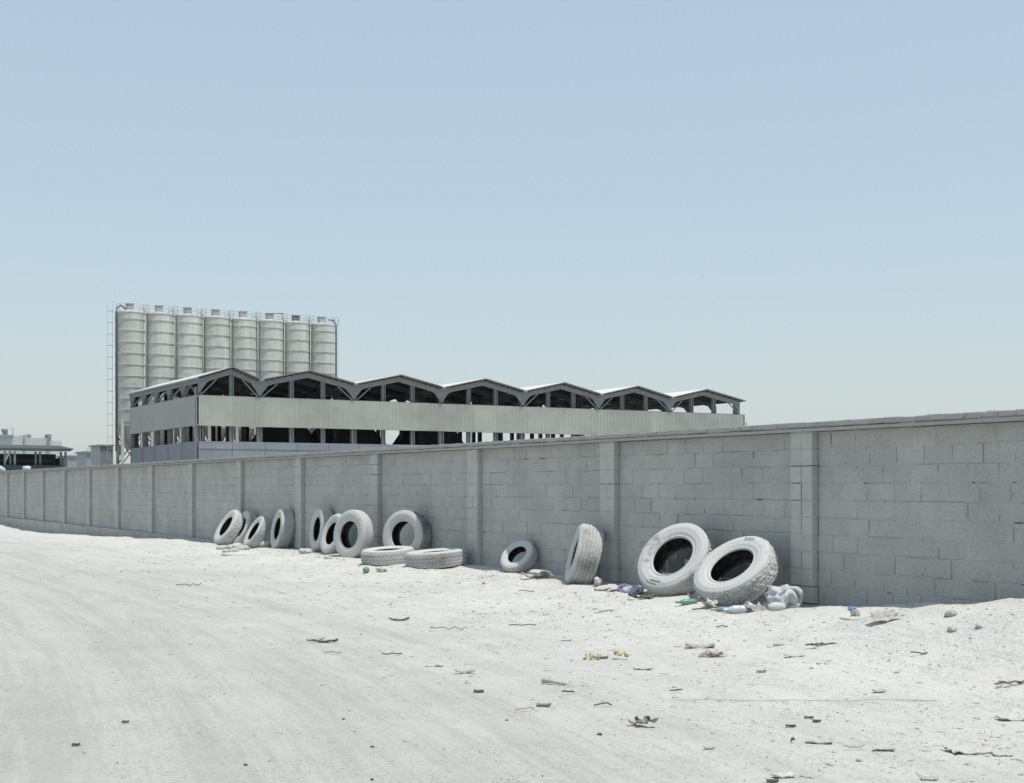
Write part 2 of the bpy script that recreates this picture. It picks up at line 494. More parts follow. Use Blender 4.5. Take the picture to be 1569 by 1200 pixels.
def add_mesh(mb, me, loc, rz=0.0):
    c, s = math.cos(rz), math.sin(rz)
    n = len(mb.v)
    for v in me.vertices:
        x, y, z = v.co
        mb.v.append((x*c-y*s+loc[0], x*s+y*c+loc[1], z+loc[2]))
    for p in me.polygons: mb.f.append(tuple(i+n for i in p.vertices))

for j in range(-3, NP_):
    s0 = 4*j+.37 ; s1 = 4*(j+1)
    near = j in (-1, 0, 1)
    core = MB(); core.box(s0-.2, s1+.0, *sorted((YS*(PQ-.03), YS*(PQ-.20))), -.35, ZTOP-ZB-.001)
    panel = core.build('wall_panel', M_core, WALL)
    mort = MB(); blocks = MB()
    for c in range(12):
        zt = ZTOP-.2*c; zc = zt-.1-ZB
        # a course wanders a little
        off = (0 if c % 2 else .19)+random.uniform(-.03, .03)+(j % 3)*.07
        xs = [s0]
        x = s0+off % BMOD
        if x-s0 < .06: x += BMOD
        while x < s1-.09:
            xs.append(x+random.uniform(-.006, .006)); x += BMOD
        xs.append(s1)
        wob = random.uniform(-.003, .003)
        for a, b in zip(xs[:-1], xs[1:]):
            me = random.choice(BM); L_ = b-a-JT*random.choice((1, 1, 1, .6, 1.4)); sx = L_/(BMOD-JT)
            y = YS*(PQ+random.uniform(-.003, .003))
            loc = ((a+b)/2, y, zc+wob)
            rot = (random.uniform(-.004, .004), random.uniform(-.003, .003), random.uniform(-.006, .006))
            if near and c < 11:
                o = link_copy(me, 'block', panel, loc, rot, (sx, 1, random.uniform(.985, 1.01)))
                # shade seen through two tyre holes painted onto blocks; others above set back
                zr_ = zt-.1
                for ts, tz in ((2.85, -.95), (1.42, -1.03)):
                    if abs((a+b)/2-ts) < .40 and abs(zr_-tz) < .29: o.material_slots[0].link = 'OBJECT'; o.material_slots[0].material = M_shadeblock
                if j == 0 and c in (5, 6) and abs((a+b)/2-2.35) < .25: o.location.y = YS*(PQ-.018)
            else:
                n = len(blocks.v)
                for v in me.vertices: blocks.v.append((v.co.x*sx+loc[0], v.co.y+loc[1], v.co.z+loc[2]))
                for p in me.polygons: blocks.f.append(tuple(i+n for i in p.vertices))
            # vertical joint mortar
            if b < s1-.01:
                mz = zc-.1
                while mz < zc+.1-1e-4:
                    hz_ = min(random.choice((.04, .07, .12, .2)), zc+.1-mz)
                    if random.random() > .15:
                        yy = sorted((YS*(PQ-.04), YS*(PQ-random.choice((.001, .003, .005, .008, .012)))))
                        mort.box(b-JT/2-.004, b+JT/2+.004, yy[0], yy[1], mz, mz+hz_)
                    mz += hz_
        # bed joint in pieces, some missing
        x = s0
        while x < s1-.01:
            l = min(random.uniform(.06, .5), s1-x)
            if random.random() > .11 and c:
                yy = sorted((YS*(PQ-.04), YS*(PQ-random.choice((.001, .003, .005, .008, .012)))))
                mort.box(x, x+l, yy[0], yy[1], zc+.1-JT/2-.003+wob, zc+.1+JT/2+.003+wob)
            elif c:
                l = min(l, random.choice((.03, .05, .1)))
            x += l
    mo = mort.build('mortar', M_mortar, panel); tag(mo, kind='stuff')
    if blocks.v: tag(blocks.build('block_courses', M_block, panel), kind='stuff')

# piers (front face at q=0), two leaves of half blocks with a joint
for j in range(-2, NP_):
    s = 4*j
    core = MB(); core.box(s+.012, s+.358, *sorted((YS*-.012, YS*-.16)), -.05, ZTOP-ZB-.001)
    pier = core.build('pier', M_core if j < 6 else M_pier, WALL)
    split = (j == 0)
    bl = MB(); mo = MB()
    for c in range(10):
        zt = ZTOP-.2*c; zc = zt-.1-ZB
        two = split or (c % 2 == (j % 2)) or j > 5
        parts = ([(s+.0925, PBM), (s+.2775, PBM)] if two else [(s+.185, PBW)])
        for x, ms in parts:
            me = random.choice(ms)
            loc = (x+random.uniform(-.003, .003), YS*random.uniform(-.004, .003), zc)
            if j <= 2: link_copy(me, 'pier_block', pier, loc, (0, 0, random.uniform(-.008, .008)), (1, 1, random.uniform(.98, 1.01)))
            else: add_mesh(bl, me, loc)
        if not split or random.random() < .25:
            if random.random() > .2: mo.box(s+.185-.006, s+.185+.006, *sorted((YS*-.03, YS*-.003)), zc-.1, zc+.1)
        if random.random() > .3: mo.box(s+.004, s+.366, *sorted((YS*-.08, YS*-.003)), zc+.1-.008, zc+.1+.008)
        elif random.random() > .5: mo.box(s+.004, s+.185, *sorted((YS*-.08, YS*-.003)), zc+.1-.008, zc+.1+.008)
    tag(mo.build('mortar', M_mortar, pier), kind='stuff')
    if bl.v: tag(bl.build('block_courses', M_pier, pier), kind='stuff')

# footing under the wall
ft = MB()
for k in range(-3, 36):
    a = 2*k; ft.box(a+.004, a+2-.004, *sorted((YS*(.05+random.uniform(-.008, .008)), YS*-.35)), -.7, .0+random.uniform(-.012, .0))
tag(ft.build('footing', M_foot, WALL), kind='stuff')

# ledge and coping
lg = MB(); x = -12.0
while x < 68:
    l = random.uniform(1.2, 2.4); l = min(l, 68-x)
    lg.box(x+.002, x+l-.002, *sorted((YS*.035, YS*-.24)), ZTOP-ZB, ZTOP-ZB+.034+random.uniform(-.003, .003), .002)
    x += l
tag(lg.build('ledge', M_cope, WALL), kind='stuff')
far = MB(); bed = MB(); notch = 0
x = -8.0; cnt = 0
while x < 68:
    h = ZTOP-ZB+.037+.031
    me = random.choice(CBM)
    y = YS*(.02+random.uniform(-.006, .006))
    loc = (x+.105, y, h+.008+random.uniform(-.002, .003))
    rz = random.uniform(-.012, .012)
    if -5 < x and cnt < 285:
        link_copy(me, 'coping_block', WALL, loc, (random.uniform(-.008, .008), random.uniform(-.008, .008), rz), (random.uniform(.93, 1.03), 1, random.uniform(.97, 1.03))); cnt += 1
    else: add_mesh(far, me, loc, rz)
    # bedding mortar between the blocks leaves small dark corners
    if random.random() < .55:
        bed.box(x-.006, x+.008, *sorted((YS*(.012), YS*-.18)), ZTOP-ZB+.03, h+.022)
    if random.random() < .25:
        hh = random.uniform(.01, .03)
        bed.box(x+random.uniform(.02, .05), x+random.uniform(.08, .19), *sorted((YS*(-.02), YS*-.15)), h+.03, h+.038+hh*.25, .004)
    bed.box(x, x+.215, *sorted((YS*random.choice((-.02, -.004, .008)), YS*-.18)), ZTOP-ZB+.03, h-.018)
    x += .215
tag(far.build('coping_courses', M_cope, WALL), kind='stuff')
tag(bed.build('mortar_lumps', M_mortar, WALL), kind='stuff')

# ------------------------------------------------------------------ the storage hall behind the wall
E2 = np.array([0.8623, 0.5064])          # along its front
HROT = math.atan2(E2[1], E2[0])
HP = (-25.93, 136.7)                      # first valley of the front
L_ = 10.5
HALL = empty('storage_hall', (HP[0], HP[1], -.05), HROT)
tag(HALL, 'open-sided storage hall with a zigzag white roof and corrugated band behind the wall', 'storage hall')
# local: x along the front, y away from the camera, z height; camera height is at 1.5
HZ = 1.5
DEP = 25.4
XL, XR = -6.45, 64.1
ZR, ZV = 12.15+HZ, 11.0+HZ
BT, BB = 9.23+HZ, 6.22+HZ
LT = 4.65+HZ
bays = [(-6.45, -3.05, 0.0)]
for i in range(6): bays.append((i*L_, i*L_+5.25, (i+1)*L_ if i < 5 else 63.6))
cols = [-6.45, -2.95] + [k*3.5 for k in range(0, 19)]
cols = [c for c in cols if c <= 63.6]

def corr(name, x0, x1, z0, z1, y, mat_, parent, along='x', per=.205, dep=.05, inward=1):
    """trapezoid corrugated sheet standing on edge"""
    pts = []
    x = x0
    while x < x1-1e-6:
        for fx, d in ((0, 0), (.30, 0), (.42, 1), (.88, 1)):
            xx = x+fx*per
            if xx <= x1: pts.append((xx, d*dep*inward))
        x += per
    pts.append((x1, 0))
    v = []
    for a, d in pts:
        for z in (z0, z1):
            v.append((a, y+d, z) if along == 'x' else (y+d, a, z))
    f = [(2*i, 2*i+2, 2*i+3, 2*i+1) for i in range(len(pts)-1)]
    return mesh_obj(name, v, f, mat_, parent)

x = XL
sheet_w = 3.5
while x < XR-.01:
    x1 = min(x+sheet_w, XR)
    corr('cladding_sheet', x, x1, BB+random.uniform(-.02, .02), BT+random.uniform(-.02, .02), -.25+random.uniform(0, .012), M_clad, HALL)
    x = x1
t = 0.0
while t < DEP-.1:
    corr('side_sheet', t, min(t+5.08, DEP), BB, BT, XL-.28, M_cladside, HALL, 'y', dep=-.03)
    t += 5.08
corr('side_sheet', 0, DEP, BB, BT, XR-.02, M_cladside, HALL, 'y')
for xx in (XL-.32, XR-.04):
    b_ = MB(); b_.box(xx, xx+.10, -.34, -.2, BB-.02, BT+.03); b_.build('corner_trim', M_steel, HALL)
b_ = MB(); b_.box(XL-.2, XR-.06, -.16, -.02, BT-.14, BT+.06); b_.box(XL-.2, XR-.06, -.16, -.02, BB-.02, BB+.14)
b_.box(XL-.18, XL-.08, 0, DEP, BT-.1, BT+.06); b_.box(XL-.18, XL-.08, 0, DEP, BB-.02, BB+.12)
b_.build('girt', M_steel, HALL)

# lower wall panels
for k in range(20):
    a = XL+k*3.5; bb = min(a+3.5, XR)
    if a >= XR: break
    p = MB(); p.box(a+.02, bb-.02, -.12, .12, -1, LT); p.build('lower_panel', M_lower, HALL)
    p = MB(); p.box(a+.02, bb-.02, -.17, -.125, LT-.75, LT-.25)
    p.build('panel_rail', M_lower, HALL)
for k in range(5):
    p = MB(); p.box(XL-.12, XL+.10, k*5.08+.14, k*5.08+5.06, -1, LT-.02*k); p.build('lower_panel', M_lower, HALL)

def roof_z(x):
    for a, r, b in bays:
        if a <= x <= b: return ZV+(ZR-ZV)*((x-a)/(r-a) if x < r else (b-x)/(b-r))
    return ZV

# columns (front and side are H sections, back row plain)
def hcol(x, y, z0, z1, w_=.36, th=.06, rot=False):
    m = MB()
    if not rot:
        m.box(x-w_/2, x-w_/2+th, y-w_/2, y+w_/2, z0, z1); m.box(x+w_/2-th, x+w_/2, y-w_/2, y+w_/2, z0, z1)
        m.box(x-w_/2+th, x+w_/2-th, y-.02, y+.02, z0, z1)
    else:
        m.box(x-w_/2, x+w_/2, y-w_/2, y-w_/2+th, z0, z1); m.box(x-w_/2, x+w_/2, y+w_/2-th, y+w_/2, z0, z1)
        m.box(x-.02, x+.02, y-w_/2+th, y+w_/2-th, z0, z1)
    return m
valleys = [XL+.05]+[b for a, r, b in bays]
for x in cols:
    isv = min(abs(x-v) for v in valleys) < .3
    hcol(x, .18, -1, roof_z(x)-(.9 if isv else .25), .5 if isv else .40).build('column', M_steel, HALL)
for k in range(1, 6):
    hcol(XL+.12, k*5.08, -1, ZV-.25, .5, rot=True).build('column', M_steel, HALL)
for x in cols:
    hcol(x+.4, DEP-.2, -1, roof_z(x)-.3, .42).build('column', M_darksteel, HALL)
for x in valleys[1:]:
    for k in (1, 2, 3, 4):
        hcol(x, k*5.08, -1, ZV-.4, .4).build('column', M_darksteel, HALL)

# haunched portal beams: at the front, at the back and inside
def portal(a, r, b, y, mat_, flare=1.0):
    m = MB(); n = 12
    def lower(x):
        e = min(x-a, b-x)
        return .56+flare*max(0, 1-e/.95)
    top = []; bot = []
    for i in range(2*n+1):
        x = a+(r-a)*i/n if i <= n else r+(b-r)*(i-n)/n
        zt = ZV+(ZR-ZV)*((x-a)/(r-a) if x <= r else (b-x)/(b-r))-.10
        top.append((x, zt)); bot.append((x, zt-lower(x)))
    v = []
    for (x, zt), (_, zb) in zip(top, bot):
        v += [(x, y-.09, zt), (x, y-.09, zb), (x, y+.09, zb), (x, y+.09, zt)]
    f = []
    for i in range(len(top)-1):
        for k in range(4):
            k2 = (k+1) % 4
            f.append((4*i+k, 4*i+k2, 4*i+4+k2, 4*i+4+k))
    f.append((3, 2, 1, 0)); f.append(tuple(4*(len(top)-1)+k for k in range(4)))
    return mesh_obj('portal_beam', v, f, mat_, HALL)
for bi, (a, r, b) in enumerate(bays):
    portal(a, r, b, .05, M_steel)
    if bi in (0, 6): portal(a, r, b, DEP-.1, M_steel)
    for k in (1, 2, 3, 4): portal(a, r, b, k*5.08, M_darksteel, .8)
    # diagonal braces from the valley columns up to the beam
    for xx, sg in ((a, 1), (b, -1)):
        if bi in (0, 1, 4, 5, 6) or (bi == 2 and sg == 1):
            m = MB(); x2 = xx+sg*1.9
            m.bar((xx+sg*.28, -.06, BT+.1), (x2, -.06, roof_z(x2)-.7), .13, .1); m.build('brace', M_steel, HALL)
    for xx, sg in ((a, 1), (b, -1)):
        if bi > 4:
            m = MB(); x2 = xx+sg*1.9
            m.bar((xx+sg*.28, DEP-.3, BT-.3), (x2, DEP-.3, roof_z(x2)-.7), .15, .12); m.build('brace', M_steel, HALL)
# side bracing and eave beam
m = MB(); m.box(XL-.12, XL+.08, .0, DEP, ZV-.55, ZV-.15); m.build('eave_beam', M_steel, HALL)
for k in range(5):
    y0 = k*5.08
    m = MB(); m.bar((XL, y0+.3, ZV-.5), (XL, y0+4.8, BT+.05), .16, .1) if k else m.bar((XL, .4, BT), (XL, 2.5, ZV-.5), .16, .1).bar((XL, 4.7, BT), (XL, 2.5, ZV-.5), .16, .1)
    m.build('brace', M_steel, HALL)
for k in range(1, 6):
    # tapered gusset heads of the side columns
    y = k*5.08
    v = []
    for xx in (XL-.08, XL+.16):
        v += [(xx, y-1.1, ZV-.2), (xx, y+1.1, ZV-.2), (xx, y+.28, ZV-1.5), (xx, y-.28, ZV-1.5)]
    mesh_obj('gusset', v, [(0, 1, 2, 3), (7, 6, 5, 4), (0, 4, 5, 1), (1, 5, 6, 2), (2, 6, 7, 3), (3, 7, 4, 0)], M_steel, HALL)

# roof slopes: thick white sheets over dark purlins
for bi, (a, r, b) in enumerate(bays):
    for x0, z0, x1, z1 in ((a-(.28 if bi == 0 else -.22), ZV-(.05 if bi == 0 else -.03), r, ZR), (b+(.45 if bi == 6 else -.22), ZV-(.1 if bi == 6 else -.03), r, ZR)):
        nx = (x1-x0)
        v = []
        for yy in (-.75, DEP+.6):
            v += [(x0, yy, z0), (x1, yy, z1), (x1, yy, z1+.11), (x0, yy, z0+.11)]
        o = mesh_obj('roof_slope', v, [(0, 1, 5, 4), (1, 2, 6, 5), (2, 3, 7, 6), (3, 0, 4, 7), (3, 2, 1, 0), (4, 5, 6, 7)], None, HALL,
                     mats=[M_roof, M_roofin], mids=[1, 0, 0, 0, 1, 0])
        pm = MB()
        for k in range(7):
            t_ = (k+.5)/7; xx = x0+(x1-x0)*t_; zz = z0+(z1-z0)*t_
            pm.box(xx-.04, xx+.04, -.6, DEP+.5, zz-.16, zz-.006)
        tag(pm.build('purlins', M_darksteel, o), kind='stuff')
    if bi < 6:
        m = MB(); m.box(b-.26, b+.26, -.8, DEP+.6, ZV-.12, ZV-.02); m.box(b-.27, b-.215, -.8, DEP+.6, ZV-.02, ZV+.06); m.build('gutter', M_steel, HALL)
m = MB(); m.box(XL-.34, XL-.10, -.7, DEP+.4, ZV-.2, ZV-.09); m.build('gutter', M_steel, HALL)

# ragged dark sheets closing the back gables, with holes
for bi, (a, r, b) in enumerate(bays[:6]):
    xs = np.arange(a if bi else -1.3, b+.01, .3); v = []; f = []
    for i, x in enumerate(xs):
        zt = roof_z(min(max(x, a+.01), b-.01))-.2
        hole = vnoise(np.array(x*.8), np.array(bi*3.7), 31)+.25*vnoise(np.array(x*2.9), np.array(bi*1.7), 32)
        zb = 11.9+float(np.clip(hole+.03, 0, .25))*5.0
        zb = min(zb, zt-.05)
        v += [(x, DEP-.4, zb), (x, DEP-.4, zt), (x, DEP-.45, zb), (x, DEP-.45, zt)]
        if i: f += [(4*i-4, 4*i, 4*i+1, 4*i-3), (4*i-2, 4*i-1, 4*i+3, 4*i+2), (4*i-4, 4*i-2, 4*i+2, 4*i), (4*i-3, 4*i+1, 4*i+3, 4*i-1)]
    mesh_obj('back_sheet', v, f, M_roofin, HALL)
    # bundles hung on the far cladding leave bright gaps: a row of old bags along the far rail


# dark heaps stored inside
def heap(name, cx_, cy_, rx, ry, zt, label, flat=.25, mat_=M_pile, seed=1, parent=None, base=-1.0):
    n = 40; rr = 16; v = []; f = []
    for j in range(rr+1):
        t_ = j/rr
        for k in range(n):
            a = 2*math.pi*k/n
            nz = float(vnoise(np.array(math.cos(a)*2+7), np.array(math.sin(a)*2+3), seed))
            rad = t_*(1+.12*nz)
            h = 1-max(0, (t_-flat)/(1-flat))
            nn = float(vnoise(np.array(rad*math.cos(a)*5), np.array(rad*math.sin(a)*5), seed+9))*.04
            v.append((cx_+rx*rad*math.cos(a), cy_+ry*rad*math.sin(a), base+(zt-base)*(h+nn*(1 if t_ < .97 else 0))))
    for j in range(rr):
        for k in range(n):
            k2 = (k+1) % n
            f.append((j*n+k, (j+1)*n+k, (j+1)*n+k2, j*n+k2))
    v.append((cx_, cy_, base-.2)); f2 = [(rr*n+k, len(v)-1, rr*n+(k+1) % n) for k in range(n)]
    o = mesh_obj(name, v, f+f2, mat_, None, smooth=True)
    o.location = (HP[0], HP[1], -.05); o.rotation_euler = (0, 0, HROT)
    tag(o, label, 'heap')
    return o
heap('aggregate_heap', 7.0, 11.5, 8.8, 9.5, BB+1.7, 'dark aggregate heap under the second roof bay of the hall', .20, seed=1)
heap('aggregate_heap', 14.7, 12.0, 11.5, 9.5, BB+1.9, 'dark aggregate heap under the third roof bay of the hall', .20, seed=2)
heap('aggregate_heap', 25.0, 11.0, 9.4, 9.0, BB+1.1, 'dark flat-topped aggregate heap standing alone under the middle roof bay', .30, seed=3)
# ------------------------------------------------------------------ the silos
SPc = 3.7; SRad = 1.74
SB = 168.0
SX = (198.3-784)/FPX*SB
def ring_mesh(r, z, h, d, n=36):
    v, f = lathe([(r, z-h/2), (r+d, z-h/2), (r+d, z+h/2), (r, z+h/2)], n)
    return v, f
ZTs = 22.05+HZ; ZCb = 7.7+HZ
v, f = lathe([(SRad, ZCb), (SRad, ZTs)], 48); body_me = None
def make_silo():
    r = empty('cement_silo', (0, 0, 0))
    v, f = lathe([(SRad, ZCb), (SRad, ZTs)], 48)
    body = mesh_obj('shell', v, f, M_silo, r, smooth=True)
    z = ZTs-1.43*.62; k = 0
    vv = []; ff = []
    first = None
    while z > ZCb:
        rv, rf = ring_mesh(SRad-.004, 0, .13, .085)
        if first is None:
            first = mesh_obj('stiffening_ring', rv, rf, M_silo, r); first.location.z = z
        else:
            o = link_copy(first.data, 'stiffening_ring', r, (0, 0, z))
        z -= 1.43; k += 1
    v, f = lathe([(.45, ZCb-3.0), (SRad-.01, ZCb), (SRad+.05, ZCb+.02), (SRad+.05, ZCb+.14), (SRad-.01, ZCb+.15)], 40)
    mesh_obj('hopper_cone', v, f, M_silolow, r, smooth=False)
    v, f = lathe([(.02, ZTs+.37), (.55, ZTs+.35), (1.0, ZTs+.25), (SRad+.06, ZTs+.03), (SRad+.06, ZTs-.10), (SRad-.01, ZTs-.12)], 40)
    mesh_obj('roof', v, f, M_silo, r)
    m = MB(); m.box(-.40, .40, -.40, .40, ZTs+.33, ZTs+1.02)
    fb = m.build('filter_box', M_box, r)
    m = MB(); m.box(-.47, .47, -.47, .47, ZTs+1.02, ZTs+1.14); m.box(-.52, .52, -.52, .52, ZTs+.32, ZTs+.40)
    m.build('cap', M_boxcap, fb)
    for dx, dy in ((-1, -1), (1, -1), (1, 1), (-1, 1)):
        m = MB(); m.box(dx*1.22-.17, dx*1.22+.17, dy*1.22-.17, dy*1.22+.17, 0, ZCb+.6); m.build('leg', M_silo, r)
    m = MB()
    for a_, b_ in (((-1.22, -1.22), (1.22, -1.22)), ((1.22, -1.22), (1.22, 1.22)), ((-1.22, 1.22), (1.22, 1.22)), ((-1.22, -1.22), (-1.22, 1.22))):
        for z0, z1 in ((.4, 4.4), (4.4, 8.0)):
            m.bar((*a_, z0), (*b_, z1), .12); m.bar((*b_, z0), (*a_, z1), .12)
        m.bar((*a_, 4.4), (*b_, 4.4), .14)
    m.build('leg_bracing', M_darkpipe, r)
    # filling pipe up the side, next to the neighbour
    m = MB(); xa = 1.80; ya = -.75
    m.tube([(xa, ya, 1.0), (xa, ya, ZTs+.2), (xa-.1, ya+.1, ZTs+.55), (xa-.5, ya+.2, ZTs+.6)], .10, 8)
    m.build('filling_pipe', M_pipe, r, smooth=True)
    # guard rail on the roof
    m = MB(); n = 12
    pts = [((SRad+.0)*math.cos(2*math.pi*i/n), (SRad+.0)*math.sin(2*math.pi*i/n)) for i in range(n+1)]
    for i in range(n):
        m.bar((*pts[i], ZTs), (*pts[i], ZTs+.98), .035)
        for zz in (.98, .52): m.bar((*pts[i], ZTs+zz), (*pts[i+1], ZTs+zz), .03)
    m.build('guard_rail', M_rail, r)
    m = MB()
    m.bar((1.55, -.95, ZTs), (1.55, -.95, ZTs+1.1), .05); m.bar((2.15, -.95, ZTs), (2.15, -.95, ZTs+1.1), .05)
    for zz in (.1, .6, 1.1): m.bar((1.55, -.95, ZTs+zz), (2.15, -.95, ZTs+zz), .06)
    m.build('gate_frame', M_rail, r)
    return r
def copy_tree(o, parent=None):
    c = o.copy(); COL.objects.link(c); c.parent = parent
    for ch in list(o.children): copy_tree(ch, c)
    return c
proto = make_silo()
SL = ['leftmost tall white cement silo, with a cage ladder and dark pipe up its left side', 'second silo from the left, with two dark spots high on its shell', 'third silo from the left in the row above the hall roof',
      'fourth silo from the left in the row above the hall roof', 'fifth silo from the left, rising behind the first roof valley of the hall', 'sixth silo from the left, with a thin pipe sticking out beside its box',
      'seventh silo from the left, with the darkest box on its top', 'rightmost cement silo of the row, with a thin ladder up its right side']
silos = []
for k in range(8):
    o = proto if k == 0 else copy_tree(proto)
    o.location = (SX+E2[0]*SPc*k, SB+E2[1]*SPc*k, -.05)
    o.rotation_euler = (0, 0, HROT+.0)
    tag(o, SL[k], 'silo', 'row of cement silos'); silos.append(o)
for ch in silos[6].children:
    if ch.name.startswith('filter_box'):
        ch.data = ch.data.copy(); ch.data.materials[0] = M_darkpipe
# ladders at both ends of the row
def ladder(parent, x, y, z0, z1, w_, step, cage):
    m = MB()
    m.bar((x-w_/2, y, z0), (x-w_/2, y, z1), .035); m.bar((x+w_/2, y, z0), (x+w_/2, y, z1), .035)
    m.build('ladder_rails', M_rail, parent)
    m = MB(); z = z0
    while z < z1:
        m.bar((x-w_/2-.06, y, z), (x+w_/2+.06, y, z), .05)
        if cage:
            m.bar((x-w_/2, y, z), (x-w_/2, y-.6, z), .03); m.bar((x+w_/2, y, z), (x+w_/2, y-.6, z), .03); m.bar((x-w_/2, y-.6, z), (x+w_/2, y-.6, z), .03)
        z += step
    m.build('ladder_hoops', M_rail, parent)
ladder(silos[0], -2.42, .2, 5.0, ZTs+1.05, .62, 1.43, True)
ladder(silos[7], 2.3, .2, 5.0, ZTs+1.05, .42, 1.35, False)
m = MB(); m.tube([(-1.80, -.5, 6.0), (-1.82, -.5, ZTs-.2), (-1.7, -.5, ZTs+.5), (-1.25, -.4, ZTs+.85), (-.8, -.3, ZTs+.6), (-.6, -.2, ZTs+.4)], .12, 8)
m.build('dark_pipe', M_darkpipe, silos[0], smooth=True)
m = MB(); m.tube([(1.78, -.9, 5.0), (1.80, -.9, ZTs+.1), (1.5, -.7, ZTs+.7), (.9, -.3, ZTs+.8)], .09, 8)
m.build('dark_pipe', M_darkpipe, silos[7], smooth=True)
m = MB(); m.bar((-.5, -1.0, ZTs+1.0), (1.5, -1.2, ZTs+1.1), .12); m.build('thin_pipe', M_darkpipe, silos[5])
m = MB(); m.box(.35, .75, -1.72, -1.60, 8.2, 9.3)
m.build('rust_plate', mat('orange_rust', (.52, .33, .20), var=.15, scale=2), silos[0])

# ------------------------------------------------------------------ far buildings at the left
def far_frame(name, px_, dist, label, cat, group=None):
    o = empty(name, ((px_-784)/FPX*dist, dist, -.05), HROT)
    return tag(o, label, cat, group)
def h_at(py, dist): return (747-py)/FPX*dist+HZ
# dark open shed
S_ = far_frame('open_shed', 0, 150.0, 'low dark open shed with thin posts at the far left end of the wall', 'shed')
def xat(px_, o_px, dist):         # distance along the front for a pixel
    r = (px_-784)/FPX; x0 = (o_px-784)/FPX*dist
    return (r*dist-x0)/(E2[0]-r*E2[1])
def hs(py, px_, o_px, dist):
    return (747-py)/FPX*(dist+E2[1]*xat(px_, o_px, dist))+HZ
xr = xat(103, 0, 150); xl = -9.0
zr = hs(684.5, 60, 0, 150); ze = hs(689, 60, 0, 150)
v = []
for yy, zz in ((-1.2, ze+.10), (6.5, zr+.35)):
    v += [(xl, yy, zz-.30), (xr, yy, zz-.30), (xr+.5, yy, zz), (xl, yy, zz)]
mesh_obj('roof', v, [(0, 1, 2, 3), (7, 6, 5, 4), (0, 4, 5, 1), (1, 5, 6, 2), (2, 6, 7, 3), (3, 7, 4, 0)], M_fardeep, S_)
m = MB(); m.box(xl, xat(101, 0, 150)-.3, 4.2, 4.4, 0, hs(694.5, 60, 0, 150)); m.build('back_wall', M_fardark, S_)
m = MB(); m.box(xl, xat(93, 0, 150), 4.05, 4.18, h_at(709, 156), h_at(704, 156)); m.build('mid_blue_rail', mat('far_mid_blue', (.19, .215, .235), var=.06), S_)  # rail in a mid blue, paler than the back wall
m = MB(); m.box(xat(95, 0, 150), xat(101, 0, 150)-.1, 1.0, 3.8, 0, ze-.9); m.build('end_panel', M_fardark, S_)
for px_ in (-12, 8, 16, 23, 55, 62, 94, 101):
    m = MB(); x_ = xat(px_, 0, 150); m.box(x_-.11, x_+.11, .3, .5, 0, ze-.22); m.build('post', M_steel if px_ not in (8, 23) else M_rail, S_)
m = MB(); m.bar((xat(8, 0, 150), .1, h_at(705, 150)), (xat(15, 0, 150), .1, h_at(692, 150)), .18); m.build('brace', M_pipe, S_)
m = MB(); m.box(xl, xr-.6, -.2, .2, 0, hs(713, 60, 0, 150)); m.build('low_wall', M_fardeep, S_)
# pale building behind it
B_ = far_frame('factory_building', 0, 240.0, 'long pale flat-roofed factory building behind the dark shed', 'building')
def zb(py, px_=0): return hs(py, px_, 0, 240)
xw = lambda p: xat(p, 0, 240)
m = MB(); m.box(-20, xw(36), 0, 14, 0, zb(668.5, 20)); m.build('wall', M_farwall, B_)
m = MB(); m.box(xw(36)+.01, xw(79), .3, 14, 0, zb(671, 60)); m.build('wall', M_farwall, B_)
m = MB(); m.box(xw(79)+.01, xw(98), 2, 10, 0, zb(675, 90)); m.build('wall', mat('far_cream_wall', (.50, .52, .47), var=.04), B_)
m = MB(); m.box(xw(73), xw(78), -.2, 3, zb(671, 75), zb(665.5, 75)); m.build('roof_turret', M_fargrey, B_)
m = MB(); m.box(-20, xw(20), -.6, 4, zb(668.5, 10), zb(666.3, 10)); m.build('roof_edge', M_farblue, B_)
m = MB(); m.box(xw(7), xw(12), .5, 2.5, zb(666.3, 10), zb(657.5, 10)); m.box(xw(5.5), xw(12.5), .3, 2.8, zb(660.5, 10), zb(657.2, 10)); m.build('roof_tank', M_farblue, B_)
m = MB(); m.bar((xw(20.5), 1, zb(668, 20)), (xw(20.5), 1, zb(656.5, 20)), .10); m.bar((xw(17), 1, zb(656.8, 20)), (xw(23.5), 1, zb(656.8, 20)), .10); m.build('aerial', M_farblue, B_)
m = MB(); m.box(xw(73), xw(74.5), -.3, -.02, 0, zb(671, 70)); m.box(xw(36), xw(37), -.3, -.02, 0, zb(669, 40)); m.build('pilaster', M_fargrey, B_)
CV = far_frame('conveyor', 28, 252.0, 'pale sloping conveyor arm standing up behind the far factory roof', 'conveyor')
xc_ = lambda p: xat(p, 28, 252)
m = MB(); m.bar((xc_(22), 8, zb(670, 28)), (xc_(57), 8, zb(662.0, 57)), .9, .75); m.build('arm', M_farwall, CV)
m = MB(); m.box(xc_(54.5), xc_(59), 7.4, 8.6, zb(664.5, 57), zb(660.8, 57)); m.build('head', M_fargrey, CV)
m = MB(); m.bar((xc_(50.5), 8, 0), (xc_(50.5), 8, zb(664, 50)), .5); m.bar((xc_(57), 8, 0), (xc_(57), 8, zb(668.5, 50)), .6); m.build('support', M_fargrey, CV)
